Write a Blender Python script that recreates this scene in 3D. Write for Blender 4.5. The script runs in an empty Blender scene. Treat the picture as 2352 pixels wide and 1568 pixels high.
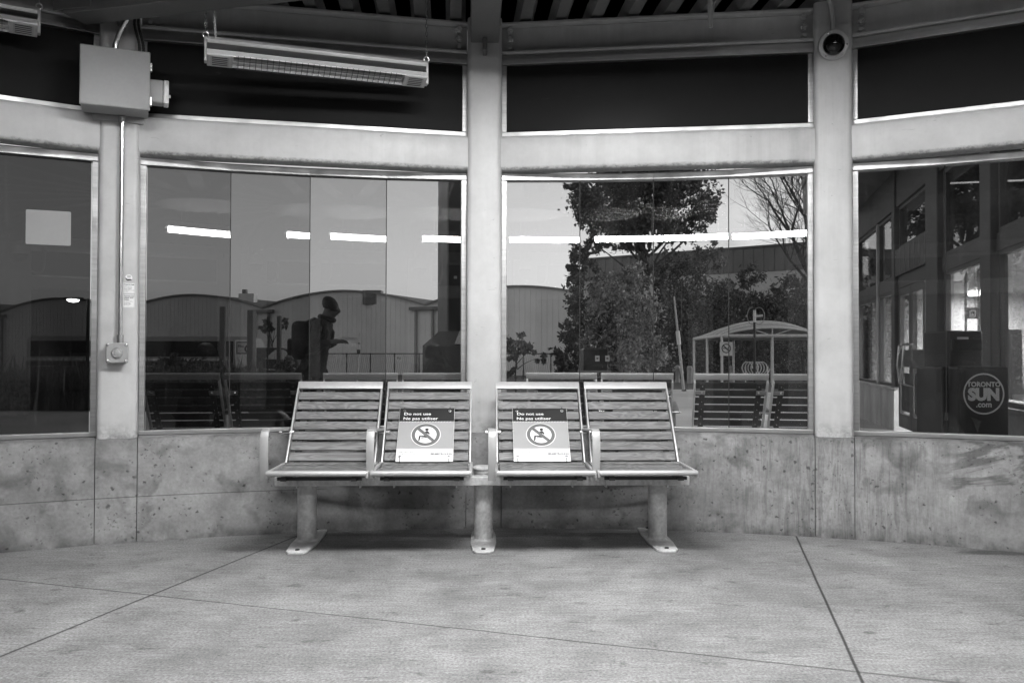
import bpy, bmesh, math, random
import numpy as np
from mathutils import Vector, Matrix
random.seed(7)
rng = np.random.default_rng(11)
S = bpy.context.scene
COL = S.collection

# ------------------------------------------------------------------ camera
FPX, PITCH, ROLL, CAMH = 2000.0, 0.0158, 0.0025, 0.92
cp, sp, cr, sr = math.cos(PITCH), math.sin(PITCH), math.cos(ROLL), math.sin(ROLL)
FWD = Vector((0, cp, sp)); U0 = Vector((0, -sp, cp)); X0 = Vector((1, 0, 0))
CX = X0 * cr + U0 * sr; CU = U0 * cr - X0 * sr
cam = bpy.data.objects.new('camera', bpy.data.cameras.new('camera')); COL.objects.link(cam)
cam.matrix_world = Matrix(((CX[0], CU[0], -FWD[0], 0), (CX[1], CU[1], -FWD[1], 0), (CX[2], CU[2], -FWD[2], CAMH), (0, 0, 0, 1)))
cam.data.sensor_width = 36.0; cam.data.lens = 36.0 * FPX / 2352.0
cam.data.clip_start = 0.01; cam.data.clip_end = 2000
S.camera = cam
# ------------------------------------------------------------------ sky, sun, exposure
SUN_EL, SUN_AZ = math.radians(2.0), math.radians(75)      # azimuth clockwise from +Y
w = bpy.data.worlds.new('World'); S.world = w; w.use_nodes = True
nt = w.node_tree; nt.nodes.clear()
sky = nt.nodes.new('ShaderNodeTexSky'); sky.sky_type = 'NISHITA'; sky.sun_disc = False
sky.sun_elevation = SUN_EL; sky.sun_rotation = SUN_AZ; sky.air_density = 1.0; sky.dust_density = 1.0
bw = nt.nodes.new('ShaderNodeRGBToBW'); bgn = nt.nodes.new('ShaderNodeBackground'); wo = nt.nodes.new('ShaderNodeOutputWorld')
bgn.inputs[1].default_value = 0.15
nt.links.new(sky.outputs[0], bw.inputs[0]); 
tcw = nt.nodes.new('ShaderNodeTexCoord'); mpw = nt.nodes.new('ShaderNodeMapping'); mpw.inputs['Scale'].default_value = (7, 7, 26)
nzw = nt.nodes.new('ShaderNodeTexNoise'); nzw.inputs['Scale'].default_value = 1.0; nzw.inputs['Detail'].default_value = 5
mrw = nt.nodes.new('ShaderNodeMapRange'); mrw.inputs[1].default_value = .55; mrw.inputs[2].default_value = .70; mrw.inputs[3].default_value = 1.0; mrw.inputs[4].default_value = .62; mrw.interpolation_type = 'SMOOTHSTEP'
muw = nt.nodes.new('ShaderNodeMath'); muw.operation = 'MULTIPLY'
nt.links.new(tcw.outputs['Generated'], mpw.inputs['Vector']); nt.links.new(mpw.outputs[0], nzw.inputs['Vector']); nt.links.new(nzw.outputs['Fac'], mrw.inputs[0])
sxw = nt.nodes.new('ShaderNodeSeparateXYZ'); nt.links.new(tcw.outputs['Generated'], sxw.inputs[0])
mkw = nt.nodes.new('ShaderNodeMapRange'); mkw.inputs[1].default_value = .12; mkw.inputs[2].default_value = .26; nt.links.new(sxw.outputs[0], mkw.inputs[0])
mxw = nt.nodes.new('ShaderNodeMix'); mxw.inputs[2].default_value = 1.0; nt.links.new(mkw.outputs[0], mxw.inputs[0]); nt.links.new(mrw.outputs[0], mxw.inputs[3])
nt.links.new(bw.outputs[0], muw.inputs[0]); nt.links.new(mxw.outputs[0], muw.inputs[1]); nt.links.new(muw.outputs[0], bgn.inputs[0]); nt.links.new(bgn.outputs[0], wo.inputs[0])
sun = bpy.data.objects.new('sun', bpy.data.lights.new('sun', 'SUN')); COL.objects.link(sun)
sun.data.energy = 0.3; sun.data.angle = math.radians(25)
sd = Vector((math.sin(SUN_AZ) * math.cos(SUN_EL + .2), math.cos(SUN_AZ) * math.cos(SUN_EL + .2), math.sin(SUN_EL + .2)))
sun.rotation_euler = (-sd).to_track_quat('-Z', 'Y').to_euler()
S.view_settings.view_transform = 'Standard'; S.view_settings.look = 'None'
S.view_settings.exposure = 2.02; S.view_settings.gamma = 1.0
S.cycles.use_denoising = True
S.cycles.max_bounces = 10; S.cycles.transparent_max_bounces = 24; S.cycles.caustics_reflective = False; S.cycles.sample_clamp_indirect = 3.0
LAMP_E = 88.0; LAMP_C = 22.0
ROOM_E = 130.0

# ------------------------------------------------------------------ helpers
def ray(x, y):
    return FWD * FPX + CX * (x - 1176) + CU * (784 - y)
def P(x, y, Y):
    d = ray(x, y); return Vector((0, 0, CAMH)) + d * (Y / d.y)
def PF(x, y, z=0.0):
    d = ray(x, y); return Vector((0, 0, CAMH)) + d * ((z - CAMH) / d.z)
def zg(Y):
    return -0.03 - 0.0135 * max(0.0, Y - 6)
def frame(o, ex, ey, ez=(0, 0, 1)):
    return (Vector(o), Vector(ex).normalized(), Vector(ey).normalized(), Vector(ez).normalized())
W = frame((0, 0, 0), (1, 0, 0), (0, 1, 0))
def rotz(o, a):
    return frame(o, (math.cos(a), math.sin(a), 0), (-math.sin(a), math.cos(a), 0))

class MB:
    def __init__(s): s.v = []; s.f = []
    def add(s, vs, fs):
        b = len(s.v); s.v += [tuple(v) for v in vs]; s.f += [tuple(i + b for i in f) for f in fs]; return s
    def box(s, x0, x1, y0, y1, z0, z1, fr=W):
        o, a, b, c = fr
        vs = [o + a * x + b * y + c * z for z in (z0, z1) for y in (y0, y1) for x in (x0, x1)]
        return s.add(vs, [(0, 2, 3, 1), (4, 5, 7, 6), (0, 1, 5, 4), (1, 3, 7, 5), (3, 2, 6, 7), (2, 0, 4, 6)])
    def poly(s, pts, z0, z1, fr=W):      # extrude 2D polygon (ccw)
        o, a, b, c = fr; n = len(pts)
        vs = [o + a * p[0] + b * p[1] + c * z for z in (z0, z1) for p in pts]
        fs = [tuple(range(n - 1, -1, -1)), tuple(range(n, 2 * n))] + [(i, (i + 1) % n, n + (i + 1) % n, n + i) for i in range(n)]
        return s.add(vs, fs)
    def quad(s, a, b, c, d): return s.add([a, b, c, d], [(0, 1, 2, 3)])
    def tube(s, pts, r, seg=10, closed=False):
        pts = [Vector(p) for p in pts]; n = len(pts)
        rs = r if isinstance(r, (list, tuple)) else [r] * n
        vs = []; t0 = None; u = None
        for i, p in enumerate(pts):
            if closed: t = (pts[(i + 1) % n] - pts[i - 1]).normalized()
            else: t = (pts[min(i + 1, n - 1)] - pts[max(i - 1, 0)]).normalized()
            if u is None:
                u = t.orthogonal().normalized()
            else:
                u = (u - t * u.dot(t)); u = u.normalized() if u.length > 1e-6 else t.orthogonal().normalized()
            w_ = t.cross(u)
            for k in range(seg):
                a = 2 * math.pi * k / seg
                vs.append(p + (u * math.cos(a) + w_ * math.sin(a)) * rs[i])
        fs = []
        for i in range(n if closed else n - 1):
            j = (i + 1) % n
            for k in range(seg):
                k2 = (k + 1) % seg
                fs.append((i * seg + k, i * seg + k2, j * seg + k2, j * seg + k))
        if not closed:
            fs.append(tuple(range(seg - 1, -1, -1))); fs.append(tuple((n - 1) * seg + k for k in range(seg)))
        return s.add(vs, fs)
    def lathe(s, prof, fr=W, seg=24):    # prof: (r, z) list, bottom to top
        o, a, b, c = fr; n = len(prof); vs = []
        for r, z in prof:
            for k in range(seg):
                t = 2 * math.pi * k / seg
                vs.append(o + (a * math.cos(t) + b * math.sin(t)) * r + c * z)
        fs = [(i * seg + k, i * seg + (k + 1) % seg, (i + 1) * seg + (k + 1) % seg, (i + 1) * seg + k) for i in range(n - 1) for k in range(seg)]
        fs += [tuple(range(seg - 1, -1, -1)), tuple((n - 1) * seg + k for k in range(seg))]
        return s.add(vs, fs)
    def build(s, name, mat, parent=None, bevel=0, smooth=False, world=False, segs=2):
        me = bpy.data.meshes.new(name); me.from_pydata(s.v, [], s.f)
        bm = bmesh.new(); bm.from_mesh(me)
        if bevel:
            bmesh.ops.remove_doubles(bm, verts=bm.verts, dist=1e-5)
            ed = [e for e in bm.edges if len(e.link_faces) == 2 and e.calc_face_angle(0) > 0.6]
            bmesh.ops.bevel(bm, geom=ed, offset=bevel, segments=segs, affect='EDGES', profile=.5, clamp_overlap=True)
        bmesh.ops.recalc_face_normals(bm, faces=bm.faces); bm.to_mesh(me); bm.free()
        me.materials.append(mat)
        if smooth:
            for p in me.polygons: p.use_smooth = True
            me.set_sharp_from_angle(angle=math.radians(38))
        return link(name, me, parent, world)
def link(name, me, parent=None, world=False):
    o = bpy.data.objects.new(name, me); COL.objects.link(o)
    if parent is not None:
        o.parent = parent
        if world:
            r = root_of(parent); o.location = -r.location if parent is r else (0, 0, 0)
    return o
def root_of(o):
    while o.parent: o = o.parent
    return o
def tag(o, label, cat, group=None, kind=None):
    if label: o['label'] = label
    if cat: o['category'] = cat
    if group: o['group'] = group
    if kind: o['kind'] = kind
    return o
def thing(name, label, cat, loc=(0, 0, 0), rz=0.0, group=None):
    o = bpy.data.objects.new(name, None); COL.objects.link(o); o.empty_display_size = .1
    o.location = loc; o.rotation_euler = (0, 0, rz)
    return tag(o, label, cat, group)
def struct(o): o['kind'] = 'structure'; return o
def copy_tree(o, parent=None):
    c = o.copy(); COL.objects.link(c)
    if parent is not None: c.parent = parent
    for ch in [x for x in COL.objects if x.parent is o]: copy_tree(ch, c)
    return c
def text_mb(txt, size, fr, depth=.0006, bold=0.0, align='LEFT', sx=1.0):
    cu = bpy.data.curves.new('t', 'FONT'); cu.body = txt; cu.size = size; cu.align_x = align
    cu.extrude = 0; cu.offset = bold; cu.resolution_u = 3
    ob = bpy.data.objects.new('t', cu); COL.objects.link(ob)
    dg = bpy.context.evaluated_depsgraph_get(); me = bpy.data.meshes.new_from_object(ob.evaluated_get(dg))
    o, a, b, c = fr
    m = MB(); m.add([o + a * (v.co.x * sx) + b * v.co.y + c * depth for v in me.vertices], [tuple(p.vertices) for p in me.polygons])
    bpy.data.objects.remove(ob); bpy.data.curves.remove(cu); bpy.data.meshes.remove(me)
    return m

# ------------------------------------------------------------------ materials
class NT:
    def __init__(s, name):
        s.m = bpy.data.materials.new(name); s.m.use_nodes = True; s.t = s.m.node_tree; s.t.nodes.clear()
        s.out = s.t.nodes.new('ShaderNodeOutputMaterial')
    def n(s, typ, **kw):
        nd = s.t.nodes.new('ShaderNode' + typ)
        for k, v in kw.items(): setattr(nd, k, v)
        return nd
    def l(s, a, b): s.t.links.new(a, b)
    def sock(s, v, inp):
        if isinstance(v, (int, float)): inp.default_value = v
        elif isinstance(v, (tuple, list)): inp.default_value = v
        else: s.l(v, inp)
    def math(s, op, a, b=0.0, c=None, clamp=False):
        nd = s.n('Math', operation=op); nd.use_clamp = clamp
        s.sock(a, nd.inputs[0]); s.sock(b, nd.inputs[1])
        if c is not None: s.sock(c, nd.inputs[2])
        return nd.outputs[0]
    def pos(s): return s.n('NewGeometry').outputs['Position']
    def obj(s): return s.n('TexCoord').outputs['Object']
    def mapv(s, v, scale=(1, 1, 1), loc=(0, 0, 0), rot=(0, 0, 0)):
        nd = s.n('Mapping'); nd.inputs['Scale'].default_value = scale; nd.inputs['Rotation'].default_value = rot
        s.sock(loc, nd.inputs['Location']); s.l(v, nd.inputs['Vector']); return nd.outputs[0]
    def noise(s, v, scale, detail=4, rough=.55, dist=0):
        nd = s.n('TexNoise'); nd.inputs['Scale'].default_value = scale; nd.inputs['Detail'].default_value = detail
        nd.inputs['Roughness'].default_value = rough; nd.inputs['Distortion'].default_value = dist
        s.l(v, nd.inputs['Vector']); return nd.outputs['Fac']
    def voro(s, v, scale, rand=1.0):
        nd = s.n('TexVoronoi'); nd.inputs['Scale'].default_value = scale; nd.inputs['Randomness'].default_value = rand
        s.l(v, nd.inputs['Vector']); return nd
    def mr(s, v, a, b, c, d, smooth=False):
        nd = s.n('MapRange'); nd.clamp = True
        if smooth: nd.interpolation_type = 'SMOOTHSTEP'
        s.sock(v, nd.inputs[0])
        for i, q in enumerate((a, b, c, d)): nd.inputs[i + 1].default_value = q
        return nd.outputs[0]
    def bsdf(s, col, rough=.5, metal=0.0, bump=None, bstr=.2, bdist=.01, spec=.5, coat=0):
        b = s.n('BsdfPrincipled')
        if isinstance(col, (int, float)): b.inputs['Base Color'].default_value = (col, col, col, 1)
        else:
            s.l(col, b.inputs['Base Color'])
        s.sock(rough, b.inputs['Roughness']); s.sock(metal, b.inputs['Metallic']); b.inputs['Specular IOR Level'].default_value = spec
        if bump is not None:
            bp = s.n('Bump'); bp.inputs['Strength'].default_value = bstr; bp.inputs['Distance'].default_value = bdist
            s.l(bump, bp.inputs['Height']); s.l(bp.outputs[0], b.inputs['Normal'])
        s.l(b.outputs[0], s.out.inputs[0]); return s.m

def M(name, base, rough=.5, metal=0.0, var=.12, scale=6, stretch=(1, 1, 1), bstr=0.05, fine=60, spec=.5, world=False):
    t = NT(name); v = t.pos() if world else t.obj()
    v = t.mapv(v, stretch)
    a = t.noise(v, scale, 4); b = t.noise(v, fine, 2)
    k = t.math('MULTIPLY', t.mr(a, .3, .7, 1 - var, 1 + var), t.mr(b, .3, .7, 1 - var * .4, 1 + var * .4))
    r = t.mr(a, .3, .7, rough * .85, min(1, rough * 1.15))
    return t.bsdf(t.math('MULTIPLY', k, base), r, metal, b, bstr, .004, spec)

def m_painted(name='painted_steel', rim=0.0):
    t = NT(name); v = t.pos()
    st = t.math('ADD', t.math('MULTIPLY', t.noise(t.mapv(v, (16, 16, .9)), 1.0, 5, .7), t.mr(t.noise(v, 1.1, 2), .4, .65, 0, 1)), t.mr(t.noise(v, 1.1, 2), .4, .65, .45, 0)); big = t.noise(v, 1.6, 3); fine = t.noise(v, 90, 2)
    k = t.mr(st, .42, .68, 1.02, .84)
    k = t.math('MULTIPLY', k, t.mr(big, .3, .7, .93, 1.05))
    ch = t.noise(v, 26, 5, .7); spots = t.mr(ch, .71, .76, 1, .35)
    k = t.math('MULTIPLY', k, spots)
    sx = t.n('SeparateXYZ'); t.l(v, sx.inputs[0]); Z = sx.outputs[2]
    gr = t.math('MULTIPLY', t.mr(t.math('ABSOLUTE', t.math('SUBTRACT', Z, 1.924)), .002, .016, 1, 0), t.mr(t.noise(t.mapv(v, (34, 34, 60)), 1, 5, .75), .46, .58, 0, 1)); k = t.math('MULTIPLY', k, t.mr(gr, 0, 1, 1, 1 - rim))
    g2 = t.math('MULTIPLY', t.mr(Z, .51, .60, 1, 0), t.mr(t.noise(v, 22, 5, .7), .42, .62, 0, 1)); k = t.math('MULTIPLY', k, t.mr(g2, 0, 1, 1, .5))
    sc = t.noise(t.mapv(v, (9, 9, 40), rot=(0, .35, .2)), 1.5, 3, .6, 1.0); k = t.math('MULTIPLY', k, t.mr(sc, .70, .74, 1, .72))
    sm_ = t.noise(v, 4.5, 5, .7); k = t.math('MULTIPLY', k, t.mr(sm_, .35, .7, 1.06, .86))
    return t.bsdf(t.math('MULTIPLY', k, .52), .42, 0, fine, .08, .002)
def m_alu(name='aluminium', base=.46, rough=.36):
    t = NT(name); v = t.pos()
    st = t.noise(t.mapv(v, (3, 3, 60)), 1.5, 3); sm = t.noise(v, 9, 4)
    k = t.math('MULTIPLY', t.mr(st, .3, .7, .85, 1.1), t.mr(sm, .35, .7, 1.0, .82))
    return t.bsdf(t.math('MULTIPLY', k, base), t.mr(sm, .3, .7, rough * .8, rough * 1.3), .85, st, .04, .002)
def m_wood():
    t = NT('slat_wood'); v = t.obj(); rnd = t.n('ObjectInfo').outputs['Random']
    cx = t.n('CombineXYZ'); t.l(t.math('MULTIPLY', rnd, 37.0), cx.inputs[0]); t.l(t.math('MULTIPLY', rnd, 11.0), cx.inputs[1])
    v2 = t.mapv(v, (1.2, 1, 9), cx.outputs[0])
    n1 = t.noise(v2, 2.2, 3, .5, 1.2)
    rings = t.math('SINE', t.math('MULTIPLY', n1, 62.0))
    gr = t.noise(t.mapv(v, (6, 90, 90)), 2.0, 3)
    k = t.math('MULTIPLY', t.mr(rings, -1, 1, .70, 1.14), t.mr(gr, .3, .7, .7, 1.2))
    lay = t.noise(t.mapv(v, (.6, 6, 14)), 1.0, 2)
    k = t.math('MULTIPLY', k, t.mr(lay, .3, .7, .82, 1.15))
    return t.bsdf(t.math('MULTIPLY', k, .175), .5, 0, gr, .15, .002)
def m_wall():
    t = NT('cast_concrete'); v = t.pos(); sx = t.n('SeparateXYZ'); t.l(v, sx.inputs[0])
    X, Z = sx.outputs[0], sx.outputs[2]
    big = t.noise(v, 1.7, 5); mid = t.noise(v, 7, 6, .65); fine = t.noise(v, 70, 3)
    k = t.math('MULTIPLY', t.mr(big, .3, .7, .72, 1.2), t.mr(mid, .28, .72, .66, 1.28))
    k = t.math('MULTIPLY', k, t.mr(fine, .25, .75, .86, 1.12))
    wn = t.n('TexNoise'); wn.inputs['Scale'].default_value = 38; wn.inputs['Detail'].default_value = 3; t.l(v, wn.inputs['Vector'])
    wv_ = t.n('VectorMath', operation='MULTIPLY_ADD'); t.l(wn.outputs['Color'], wv_.inputs[0]); wv_.inputs[1].default_value = (.034, .034, .034); t.l(v, wv_.inputs[2]); vw = wv_.outputs[0]
    vo = t.voro(vw, 19); pit = t.mr(vo.outputs['Distance'], .09, .17, 1, 0)
    sel = t.mr(t.noise(v, 11, 2), .40, .50, 0, 1)
    pit = t.math('MULTIPLY', pit, sel)
    vo2 = t.voro(vw, 9); p2 = t.math('MULTIPLY', t.mr(vo2.outputs['Distance'], .05, .11, 1, 0), t.mr(t.noise(v, 4, 2), .50, .56, 0, 1))
    pit = t.math('MAXIMUM', pit, p2)
    vo4 = t.voro(vw, 44); pit = t.math('MAXIMUM', pit, t.math('MULTIPLY', t.mr(vo4.outputs['Distance'], .12, .26, .8, 0), t.mr(t.noise(v, 6, 2), .48, .6, 0, 1)))
    k = t.math('MULTIPLY', k, t.mr(pit, 0, 1, 1, .36))
    # pale rings left by tape and old fixings
    vo3 = t.voro(v, 4.2); ring = t.math('MULTIPLY', t.mr(t.math('ABSOLUTE', t.math('SUBTRACT', vo3.outputs['Distance'], .10)), .012, .03, 1, 0), t.mr(t.noise(v, 2.6, 2), .5, .6, 0, 1))
    k = t.math('MULTIPLY', k, t.mr(ring, 0, 1, 1, 1.32))
    # vertical drip streaks on the right-hand walls
    dr = t.noise(t.mapv(v, (40, 40, 4.5)), 1.0, 5, .7, 1.2); msk = t.math('MULTIPLY', t.mr(X, .55, 1.5, 0, 1, True), t.mr(X, 1.9, 2.2, 1, .3))
    drk = t.mr(dr, .46, .66, 0, .40); k = t.math('MULTIPLY', k, t.math('SUBTRACT', 1.0, t.math('MULTIPLY', drk, msk)))
    # wavy damp stains on the far right wall
    wv = t.noise(t.mapv(v, (1.1, 1.1, 2.1)), 2.1, 5, .6, .5)
    band = t.mr(t.math('ABSOLUTE', t.math('SUBTRACT', wv, .53)), .012, .05, 1, 0)
    band = t.math('MULTIPLY', band, t.mr(X, 2.05, 2.2, 0, 1)); band = t.math('MULTIPLY', band, t.mr(Z, .12, .3, 0, 1))
    k = t.math('MULTIPLY', k, t.mr(band, 0, 1, 1, .42))
    dirt = t.math('MULTIPLY', t.mr(Z, .0, .07, 1, 0), t.mr(t.noise(v, 9, 4), .35, .6, 0, 1))
    k = t.math('MULTIPLY', k, t.mr(dirt, 0, 1, 1, .45))
    ln = t.math('MULTIPLY', t.mr(t.math('ABSOLUTE', t.math('SUBTRACT', Z, .222)), .0015, .003, 1, 0), t.mr(X, -1.0, -.95, 1, 0))
    k = t.math('MULTIPLY', k, t.mr(ln, 0, 1, 1, .45))
    top = t.math('MULTIPLY', t.mr(Z, .47, .50, 0, 1), t.mr(t.noise(t.mapv(v, (6, 6, 2)), 1, 4), .35, .6, .2, 1)); k = t.math('MULTIPLY', k, t.mr(top, 0, 1, 1, .74))
    blot = t.mr(t.noise(v, 5.5, 3, .6, .4), .56, .66, 1, .66); k = t.math('MULTIPLY', k, blot)
    hgt = t.math('SUBTRACT', t.math('MULTIPLY', fine, .4), pit)
    return t.bsdf(t.math('MULTIPLY', k, WALL_BASE), .85, 0, hgt, .35, .004)
WALL_BASE = .275
def m_floor():
    t = NT('broomed_concrete'); v = t.pos()
    big = t.noise(v, .8, 4); mid = t.noise(v, 3.5, 5, .6); fine = t.noise(v, 110, 3, .7)
    br = t.noise(t.mapv(v, (7, 60, 1), rot=(0, 0, math.radians(7))), 1.0, 5, .75, .5)
    sp_ = t.noise(t.mapv(v, (8, 13, 1), rot=(0, 0, math.radians(14))), 1.0, 6, .7, .4)
    k = t.math('MULTIPLY', t.mr(big, .3, .7, .72, 1.2), t.mr(mid, .28, .72, .68, 1.28))
    k = t.math('MULTIPLY', k, t.mr(br, .3, .7, .72, 1.22)); k = t.math('MULTIPLY', k, t.mr(fine, .32, .68, .55, 1.45))
    k = t.math('MULTIPLY', k, t.mr(sp_, .585, .67, 1, .55))
    vo = t.voro(t.mapv(v, (1, 1.6, 1), rot=(0, 0, .15)), 2.3); gum = t.math('MULTIPLY', t.mr(vo.outputs['Distance'], .04, .07, 1, 0), t.mr(t.noise(v, 1.9, 1), .5, .54, 0, 1))
    k = t.math('MULTIPLY', k, t.mr(gum, 0, 1, 1, .55))
    vo2 = t.voro(t.mapv(v, (1, 2.2, 1)), 7.0); g2 = t.math('MULTIPLY', t.mr(vo2.outputs['Distance'], .04, .11, 1, 0), t.mr(t.noise(v, 3.1, 1), .50, .55, 0, 1))
    k = t.math('MULTIPLY', k, t.mr(g2, 0, 1, 1, .66))
    vo5 = t.voro(t.mapv(v, (1, 1.7, 1), rot=(0, 0, .4)), 19.0); g5 = t.math('MULTIPLY', t.mr(vo5.outputs['Distance'], .10, .2, 1, 0), t.mr(t.noise(v, 4.6, 3), .54, .62, 0, 1)); k = t.math('MULTIPLY', k, t.mr(g5, 0, 1, 1, .7))
    # damp patches along the right wall foot
    for (cx_, cy_, rx, ry) in ((2.33, 4.1, .30, .055), (2.78, 4.0, .2, .04)):
        q = t.mapv(v, (1 / rx, 1 / ry, 0), (-cx_ / rx, -cy_ / ry, 0))
        ln = t.n('VectorMath', operation='LENGTH'); t.l(q, ln.inputs[0])
        d = t.math('ADD', ln.outputs['Value'], t.math('MULTIPLY', t.math('SUBTRACT', mid, .5), 1.6))
        k = t.math('MULTIPLY', k, t.mr(d, .5, 1.1, .45, 1, True))
    # joints: (x0,y0,x1,y1,half width)
    wob = t.math('MULTIPLY', t.math('SUBTRACT', t.noise(v, 3.0, 4), .5), .02)
    dep = None
    for (a, b, hw, dk, wb) in JOINTS:
        dx, dy = b.x - a.x, b.y - a.y; L = math.hypot(dx, dy); nx, ny = -dy / L, dx / L
        dt = t.n('VectorMath', operation='DOT_PRODUCT'); t.l(v, dt.inputs[0]); dt.inputs[1].default_value = (nx, ny, 0)
        e = t.math('ABSOLUTE', t.math('ADD', t.math('SUBTRACT', dt.outputs['Value'], nx * a.x + ny * a.y), t.math('MULTIPLY', wob, wb)))
        g = t.mr(e, hw * .5, hw * 1.25, 1, 0); k = t.math('MULTIPLY', k, t.mr(g, 0, 1, 1, dk))
        dep = g if dep is None else t.math('MAXIMUM', dep, g)
    hgt = t.math('SUBTRACT', t.math('MULTIPLY', t.math('ADD', fine, br), .25), dep)
    return t.bsdf(t.math('MULTIPLY', k, .215), .75, 0, hgt, .35, .004)
JOINTS = [(PF(0, 1507), PF(680.7, 1230.5), .0065, .22, .3), (PF(0, 1329), PF(735, 1408), .0030, .4, .8), (PF(735, 1408), PF(1617, 1504), .0035, .33, 1.0),
          (PF(1832.5, 1238.8), PF(1982.6, 1568), .0052, .16, .2)]
def m_galv():
    t = NT('galvanised_steel'); v = t.obj()
    vo = t.voro(v, 45); a = t.noise(v, 9, 5, .7); b = t.noise(v, 70, 3)
    k = t.math('MULTIPLY', t.mr(a, .3, .7, .75, 1.15), t.mr(b, .3, .7, .85, 1.12))
    k = t.math('MULTIPLY', k, t.mr(vo.outputs['Distance'], .1, .7, .94, 1.05))
    return t.bsdf(t.math('MULTIPLY', k, .62), t.mr(a, .3, .7, .4, .6), .2, b, .12, .003)
def m_glass(name, tint):
    t = NT(name); g = t.n('NewGeometry')
    dt = t.n('VectorMath', operation='DOT_PRODUCT'); t.l(g.outputs['Incoming'], dt.inputs[0]); t.l(g.outputs['Normal'], dt.inputs[1])
    c = t.math('SUBTRACT', 1.0, t.math('ABSOLUTE', dt.outputs['Value']), clamp=True)
    fr_ = t.math('MULTIPLY_ADD', t.math('POWER', c, 5.0), .95, .045)
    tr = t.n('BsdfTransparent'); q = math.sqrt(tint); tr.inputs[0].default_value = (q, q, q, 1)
    gl = t.n('BsdfGlossy'); gl.inputs['Roughness'].default_value = 0.0; gl.inputs[0].default_value = (1, 1, 1, 1)
    mx = t.n('MixShader'); t.l(fr_, mx.inputs[0]); t.l(tr.outputs[0], mx.inputs[1]); t.l(gl.outputs[0], mx.inputs[2])
    v = t.pos(); d1 = t.mr(t.noise(t.mapv(v, (3, 3, 1.2), rot=(.3, .5, 0)), 1.0, 5, .65, .8), .45, .75, .002, .022)
    d2 = t.mr(t.noise(t.mapv(v, (30, 30, 1.6), rot=(.5, .2, 0)), 1.0, 2, .5, .3), .70, .74, 0, .03)
    df = t.n('BsdfDiffuse'); df.inputs[0].default_value = (.6, .6, .6, 1); m2 = t.n('MixShader'); t.l(t.math('ADD', d1, d2), m2.inputs[0]); t.l(mx.outputs[0], m2.inputs[1]); t.l(df.outputs[0], m2.inputs[2])
    t.l(m2.outputs[0], t.out.inputs[0]); return t.m
def m_emit(name, s, c=1.0):
    t = NT(name); e = t.n('Emission'); e.inputs[0].default_value = (c, c, c, 1); e.inputs[1].default_value = s
    t.l(e.outputs[0], t.out.inputs[0]); return t.m
def m_leaf(name, base):
    t = NT(name); v = t.pos(); a = t.noise(v, 1.3, 3); b = t.noise(v, 9, 2)
    k = t.math('MULTIPLY', t.mr(a, .3, .7, .4, 1.6), t.mr(b, .35, .65, .35, 1.9))
    col = t.math('MULTIPLY', k, base)
    d = t.n('BsdfPrincipled'); t.l(col, d.inputs['Base Color']); d.inputs['Roughness'].default_value = .6
    tr = t.n('BsdfTranslucent'); t.l(col, tr.inputs[0]); mx = t.n('MixShader'); mx.inputs[0].default_value = .25
    t.l(d.outputs[0], mx.inputs[1]); t.l(tr.outputs[0], mx.inputs[2]); t.l(mx.outputs[0], t.out.inputs[0]); return t.m
def m_panel():
    t = NT('black_panel'); v = t.pos(); a = t.noise(v, 2.2, 4); s = t.noise(t.mapv(v, (3, 3, 26), rot=(0, .5, 0)), 1.6, 3, .7, .6)
    k = t.math('ADD', t.mr(a, .3, .7, .012, .018), t.mr(s, .70, .76, 0, .02))
    return t.bsdf(k, t.mr(a, .3, .7, .32, .5), 0, None, spec=.05)

PAINT = m_painted(); PAINTB = m_painted('beam_paint', .5); ALU = m_alu(); WOOD = m_wood(); WALLM = m_wall(); FLOORM = m_floor(); GALV = m_galv()
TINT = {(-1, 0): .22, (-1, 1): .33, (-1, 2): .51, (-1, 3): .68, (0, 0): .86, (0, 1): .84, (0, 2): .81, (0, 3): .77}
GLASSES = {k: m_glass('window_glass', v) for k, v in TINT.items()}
GLASS_L = m_glass('dark_film_glass', .10); GLASS_D = m_glass('dark_tinted_glass', .55); CLEAR = m_glass('clear_glass', .85)
PANEL = m_panel()
FRAME = M('bench_frame_paint', .48, .4, .3, .06); REFLB = M('bright_reflector', .75, .35, .3, .12, 3, (1, 6, 6)); SHADESLAT = M('shaded_slat', .045, .6, 0, .25, 4, (1, 8, 8)); FRAME_LIT = M('lit_frame_paint', .8, .4, .2, .05); ARM = M('armrest_paint', .36, .45, .2, .06)  # outside bench copies: slat colour darkened as shade, frame colour lightened as sky light
DARKM = M('dark_metal', .03, .5, .3); BLACK = M('black_plastic', .012, .4); RUB = M('black_rubber', .02, .7)
WHITE = M('white_plastic', .78, .5, 0, .04); DECK = M('steel_deck_paint', .17, .6, 0, .15, 2, world=True)
RAFT = M('rafter_paint', .14, .5, 0, .12, 3, world=True); BOXG = M('grey_box_paint', .30, .4, 0, .06)
CHROME = M('bright_zinc', .75, .25, .95, .08); REFL = M('brushed_reflector', .46, .35, .45, .14, 3, (1, 6, 6))
SGREY = M('sign_mid_grey', .33, .45, 0, .03); SBLK = M('sign_black', .012, .45, 0, .03); SWHT = M('sign_white', .82, .45, 0, .03)
INK = M('ink', .03, .6, 0, .02); BARK = M('bark', .05, .9, 0, .3, 8, (1, 1, .3), .4)
LEAF = m_leaf('leaf_dark', .06); LEAF2 = m_leaf('leaf_mid', .11); LEAF3 = m_leaf('leaf_pale', .21)
DARKWOOD = M('weathered_post_wood', .12, .8, 0, .3, 5, (8, 8, 1), .3)
CLAD = M('warehouse_cladding', .72, .6, .1, .1, .3, world=True); CLAD_D = M('dark_trim', .14, .6)
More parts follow.
